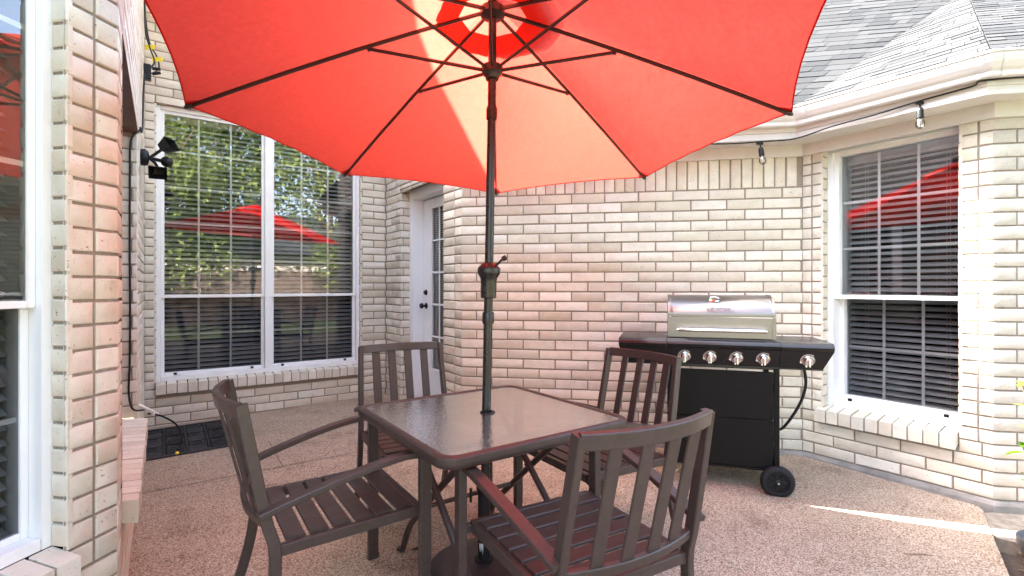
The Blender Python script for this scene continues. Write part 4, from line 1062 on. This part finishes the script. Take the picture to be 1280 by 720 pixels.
m=MB(); p=onL(1.38,.20,.20); m.lathe(p+V((0,0,-.02)),(0,0,1),[(0,0),(.008,.001),(.011,.006),(.009,.015),(.006,.018),(0,.018)],12); loc(m).build('tip',YEL,wc)

sl=empty('string_lights',(1.9,3.4,2.3)); off0=V(sl.location)
eave=chain(LOWW,[b+.022 for b in OB])
def eave_u(u,seg):
    q0,q1=eave[seg],eave[seg+1]; dd=(q1-q0).normalized(); k=u/F
    t=(k*q0[1]-q0[0])/(dd[0]-k*dd[1]); p=q0+dd*t; return p
def px(u,v,seg): p=eave_u(u,seg); return V((p[0],p[1],HC-v*p[1]/F))
pts=[px(-40,-200,0),px(60,-188,0),px(150,-181,0),px(253,-177,0),px(312,-180,0)]
ci=eave[1]; pts+= [V((ci[0],ci[1],HC+184*ci[1]/F))+V((.0,.0,0))]
pts+=[px(400,-199,1),px(455,-214,1),px(510,-231,1),px(575,-249,1)]
c3_=eave[2]; pts+=[V((c3_[0],c3_[1],HC+257*c3_[1]/F)),V((*(c3_+D(aB)*.5),HC+258*c3_[1]/F)),V((*(c3_+D(aB)*1.6),HC+256*c3_[1]/F))]
m=MB(); m.tube(smoothpath(pts,5),.0048,8); loc(m).build('cable',BLACKP,sl)
BULB=MB(); SOCK=MB()
def bulb(p,tilt=(0,0),big=1.0):
    dn=V((tilt[0],tilt[1],-1)).normalized()
    m=MB(); m.obox(V(p)+V((-.024,-.008,-.010)),(.048,.006,0),(0,.016,0),(0,0,.018),0,.003); m.tube([V(p),V(p)+dn*.03],.005,8)
    m.lathe(V(p)+dn*.03,dn,[(0,0),(.010,0),(.014,.006),(.017,.02),(.017,.05),(.019,.052),(.019,.058),(.0,.058)],16)
    loc(m); so=m.build('socket',BLACKP,sl)
    m=MB(); m.lathe(V(p)+dn*.087,dn,[(.011,0),(.014,.008),(.021,.024),(.023,.036),(.021,.048),(.013,.059),(0,.063)],18); loc(m).build('bulb',BULBG,so)
    m=MB()
    for k in range(4):
        t=pi/2*k; m.tube([V(p)+dn*.10+V((.003*cos(t),.003*sin(t),0)),V(p)+dn*.130+V((.009*cos(t),.009*sin(t),0))],.0012,5)
    loc(m).build('filament',CHROME,so)
bulb(px(510,-229,1)); bulb(px(310,-178,0),(.12,-.05)); bulb(px(120,-182,0)); bulb(V((*(c3_+D(aB)*.55),HC+257*c3_[1]/F)))
tag(sl,'black string of clear bulbs strung under the white gutter','string lights')

# ------------------------------------------------------------------ plant at the right edge
plt=empty('leafy_plant',(2.395,2.20,-.06)); tag(plt,'green leafy plant in a dark pot beside the bark mulch','plant')
m=MB(); m.lathe((0,0,0),(0,0,1),[(0,0),(.085,0),(.118,.15),(.127,.155),(.127,.185),(.118,.188),(.108,.17),(0,.165)],30); m.build('pot',POTM,plt)
random.seed(5)
st_=MB(); lf=MB()
def leaf(mb,p,d,L_,w):
    d=V(d).normalized(); s=d.cross(V((0,0,1))).normalized(); u=s.cross(d)
    rows=[]
    for t,ww in ((0,.1),(.2,.7),(.45,1),(.75,.65),(1,.03)):
        c=V(p)+d*(L_*t)-u*(.25*L_*t*t)
        rows.append([c-s*w*ww*.5+u*.12*w*ww,c-u*.0,c+s*w*ww*.5+u*.12*w*ww])
    mb.grid(rows,0,True)
tips=[(-.15,.0,.62),(-.14,.01,.88),(-.03,.06,.80),(.05,-.03,.74),(.06,.05,.62),(.0,-.07,.50)]
for tx_,ty_,tz_ in tips:
    pts=smoothpath([(tx_*.1,ty_*.1,.16),(tx_*.3,ty_*.3,tz_*.6),(tx_,ty_,tz_)],5); st_.tube(pts,.0035,6)
    for k in range(5):
        q=pts[-1-k] if k<len(pts) else pts[0]
        for e in range(2):
            a=random.uniform(0,2*pi); leaf(lf,q,(cos(a),sin(a),random.uniform(-.1,.5)),random.uniform(.06,.10),random.uniform(.022,.035))
    leaf(lf,pts[-1],(-.5,-.3,.4),.07,.028)
st_.build('stem',BARK,plt); lf.build('foliage',LEAFY,plt)

# ------------------------------------------------------------------ garden behind the camera (mirrored in the window glass)
def tree(pos,h,cr,nl,leafmat,label,trunk=.16,seed=1,low=.35):
    random.seed(seed); t=empty('garden_tree',pos); m=MB()
    tp=smoothpath([(0,0,0),(.1,.05,h*.25),(.0,.15,h*.5),(.15,.1,h*.8)],5); m.tube(tp,[trunk*(1-.75*i/(len(tp)-1)) for i in range(len(tp))],10)
    cl=[]
    for k in range(16):
        a=random.uniform(0,2*pi); e=random.uniform(low,1.0); r=cr*random.uniform(.35,1)*sin(pi*min(1,.25+.75*(1-e)**.6))
        c=V((cos(a)*r,sin(a)*r,h*e)); cl.append((c,cr*random.uniform(.36,.6)))
        b=V(tp[int(len(tp)*min(.9,e*.75))]); m.tube(smoothpath([b,(b+c)/2+V((0,0,.15)),c],4),[trunk*.3*(1-.8*i/8) for i in range(9)],6)
    m.build('trunk',BARK,t); c_=MB()
    for i in range(nl):
        c,r=random.choice(cl); d=V((random.gauss(0,1),random.gauss(0,1),random.gauss(0,.8))).normalized()*r*random.random()**.4
        p=c+d; s=random.uniform(.10,.22); a=V((random.gauss(0,1),random.gauss(0,1),random.gauss(0,1))).normalized(); b=a.cross(V((random.gauss(0,1),random.gauss(0,1),random.gauss(0,1)))).normalized()
        c_.face([p-a*s*.5,p+b*s*.3,p+a*s*.6,p-b*s*.3])
    c_.build('crown',leafmat,t); tag(t,label,'tree','garden trees behind the lawn'); return t
tree((5.0,-7.5,-.08),7.5,2.8,13000,LEAF,'tall pale green tree mirrored in the twin window glass',seed=1,low=.28)
tree((9.5,-4.5,-.08),8.5,3.3,9000,LEAF,'broad bright green tree mirrored beside the umbrella reflection',seed=2,low=.25)
tree((8.8,-9.5,-.08),9.0,3.2,8000,LEAFD,'dark green tree behind the brighter garden trees',seed=3)
tree((1.5,-10.5,-.08),8.0,3.0,7000,LEAFD,'dark green tree standing far out on the lawn',seed=4)
tree((14,-1.5,-.08),9.0,3.2,7000,LEAFD,'dark green tree at the far end of the fence',seed=6)
fe=empty('wooden_fence',(8,-8,-.08)); tag(fe,'brown board fence along the lawn, mirrored in the window glass','fence')
m=MB(); fa=V((15.5,.5)); fz=V((-4,-15)); fd=(fz-fa); nb=int(fd.length/.145); fdn=fd.normalized()
for i in range(nb):
    p=fa+fd*(i/nb); h=1.85+random.uniform(-.012,.012); m.obox((p[0]-8,p[1]+8,0),V((*fdn,0))*.138,V((-fdn[1],fdn[0],0))*.018,(0,0,h))
m.build('board_panel',FENCEM,fe)
m=MB()
for i in range(0,nb,17):
    p=fa+fd*(i/nb); m.obox((p[0]-8-fdn[1]*.03,p[1]+8+fdn[0]*.03,0),V((*fdn,0))*.09,V((-fdn[1],fdn[0],0))*.09,(0,0,1.8))
m.build('post',FENCEM,fe)
nh=empty('neighbour_house',(15,-14,-.08),radians(40)); tag(nh,'pale brick neighbouring house with a grey roof beyond the fence','house')
m=MB(); m.box((0,0,1.5),(12,7,3)); m.build('wall',simple('pale_brick_far',(.52,.44,.36),.9,var=.15,nscale=8),nh)
m=MB(); a=[(-6.5,-4,2.9),(6.5,-4,2.9),(6.5,4,2.9),(-6.5,4,2.9)]; b=[(-3,0,5.3),(3,0,5.3)]
m.face([a[0],a[1],b[1],b[0]]); m.face([a[2],a[3],b[0],b[1]]); m.face([a[1],a[2],b[1]]); m.face([a[3],a[0],b[0]]); m.face(a); m.build('roof',SHING,nh)
for x in (-3.5,0,3.5):
    m=MB(); m.box((x,3.52,1.6),(1.2,.06,1.4),0,.01); w=m.build('window',WHITE,nh); m=MB(); m.box((x,3.56,1.6),(1.05,.02,1.25)); m.build('pane',BLACKP,w)

# ------------------------------------------------------------------ light, sky, camera
W=bpy.data.worlds.new('World'); S.world=W; W.use_nodes=True; nt=W.node_tree
sky=nt.nodes.new('ShaderNodeTexSky'); sky.sky_type='NISHITA'; sky.sun_disc=False
sky.sun_elevation=math.asin(SUN.z); sky.sun_rotation=math.atan2(SUN.x,SUN.y); sky.dust_density=4.0; sky.air_density=.8; sky.ozone_density=.4
bw=nt.nodes.new('ShaderNodeRGBToBW'); nt.links.new(sky.outputs[0],bw.inputs[0])
nt.links.new(mix(nt,.2,sky.outputs[0],bw.outputs[0]),nt.nodes['Background'].inputs[0]); nt.nodes['Background'].inputs[1].default_value=.13
sd=bpy.data.lights.new('sun','SUN'); sd.energy=4.3; sd.angle=radians(.53); sd.color=(1.0,.965,.92)
so=bpy.data.objects.new('sun',sd); COL.objects.link(so); so.rotation_euler=SUN.to_track_quat('Z','Y').to_euler(); so.location=(-8,4,10)
cam=bpy.data.cameras.new('camera'); co=bpy.data.objects.new('camera',cam); COL.objects.link(co)
co.location=(0,0,HC); co.rotation_euler=(pi/2,0,0); cam.sensor_width=36; cam.lens=36*F/1280; cam.shift_y=-3/1280; cam.clip_end=1000; cam.clip_start=.05
S.camera=co
S.view_settings.view_transform='Standard'; S.view_settings.look='None'; S.view_settings.exposure=4.15; S.view_settings.gamma=1
S.cycles.max_bounces=10; S.cycles.diffuse_bounces=5; S.cycles.transparent_max_bounces=24
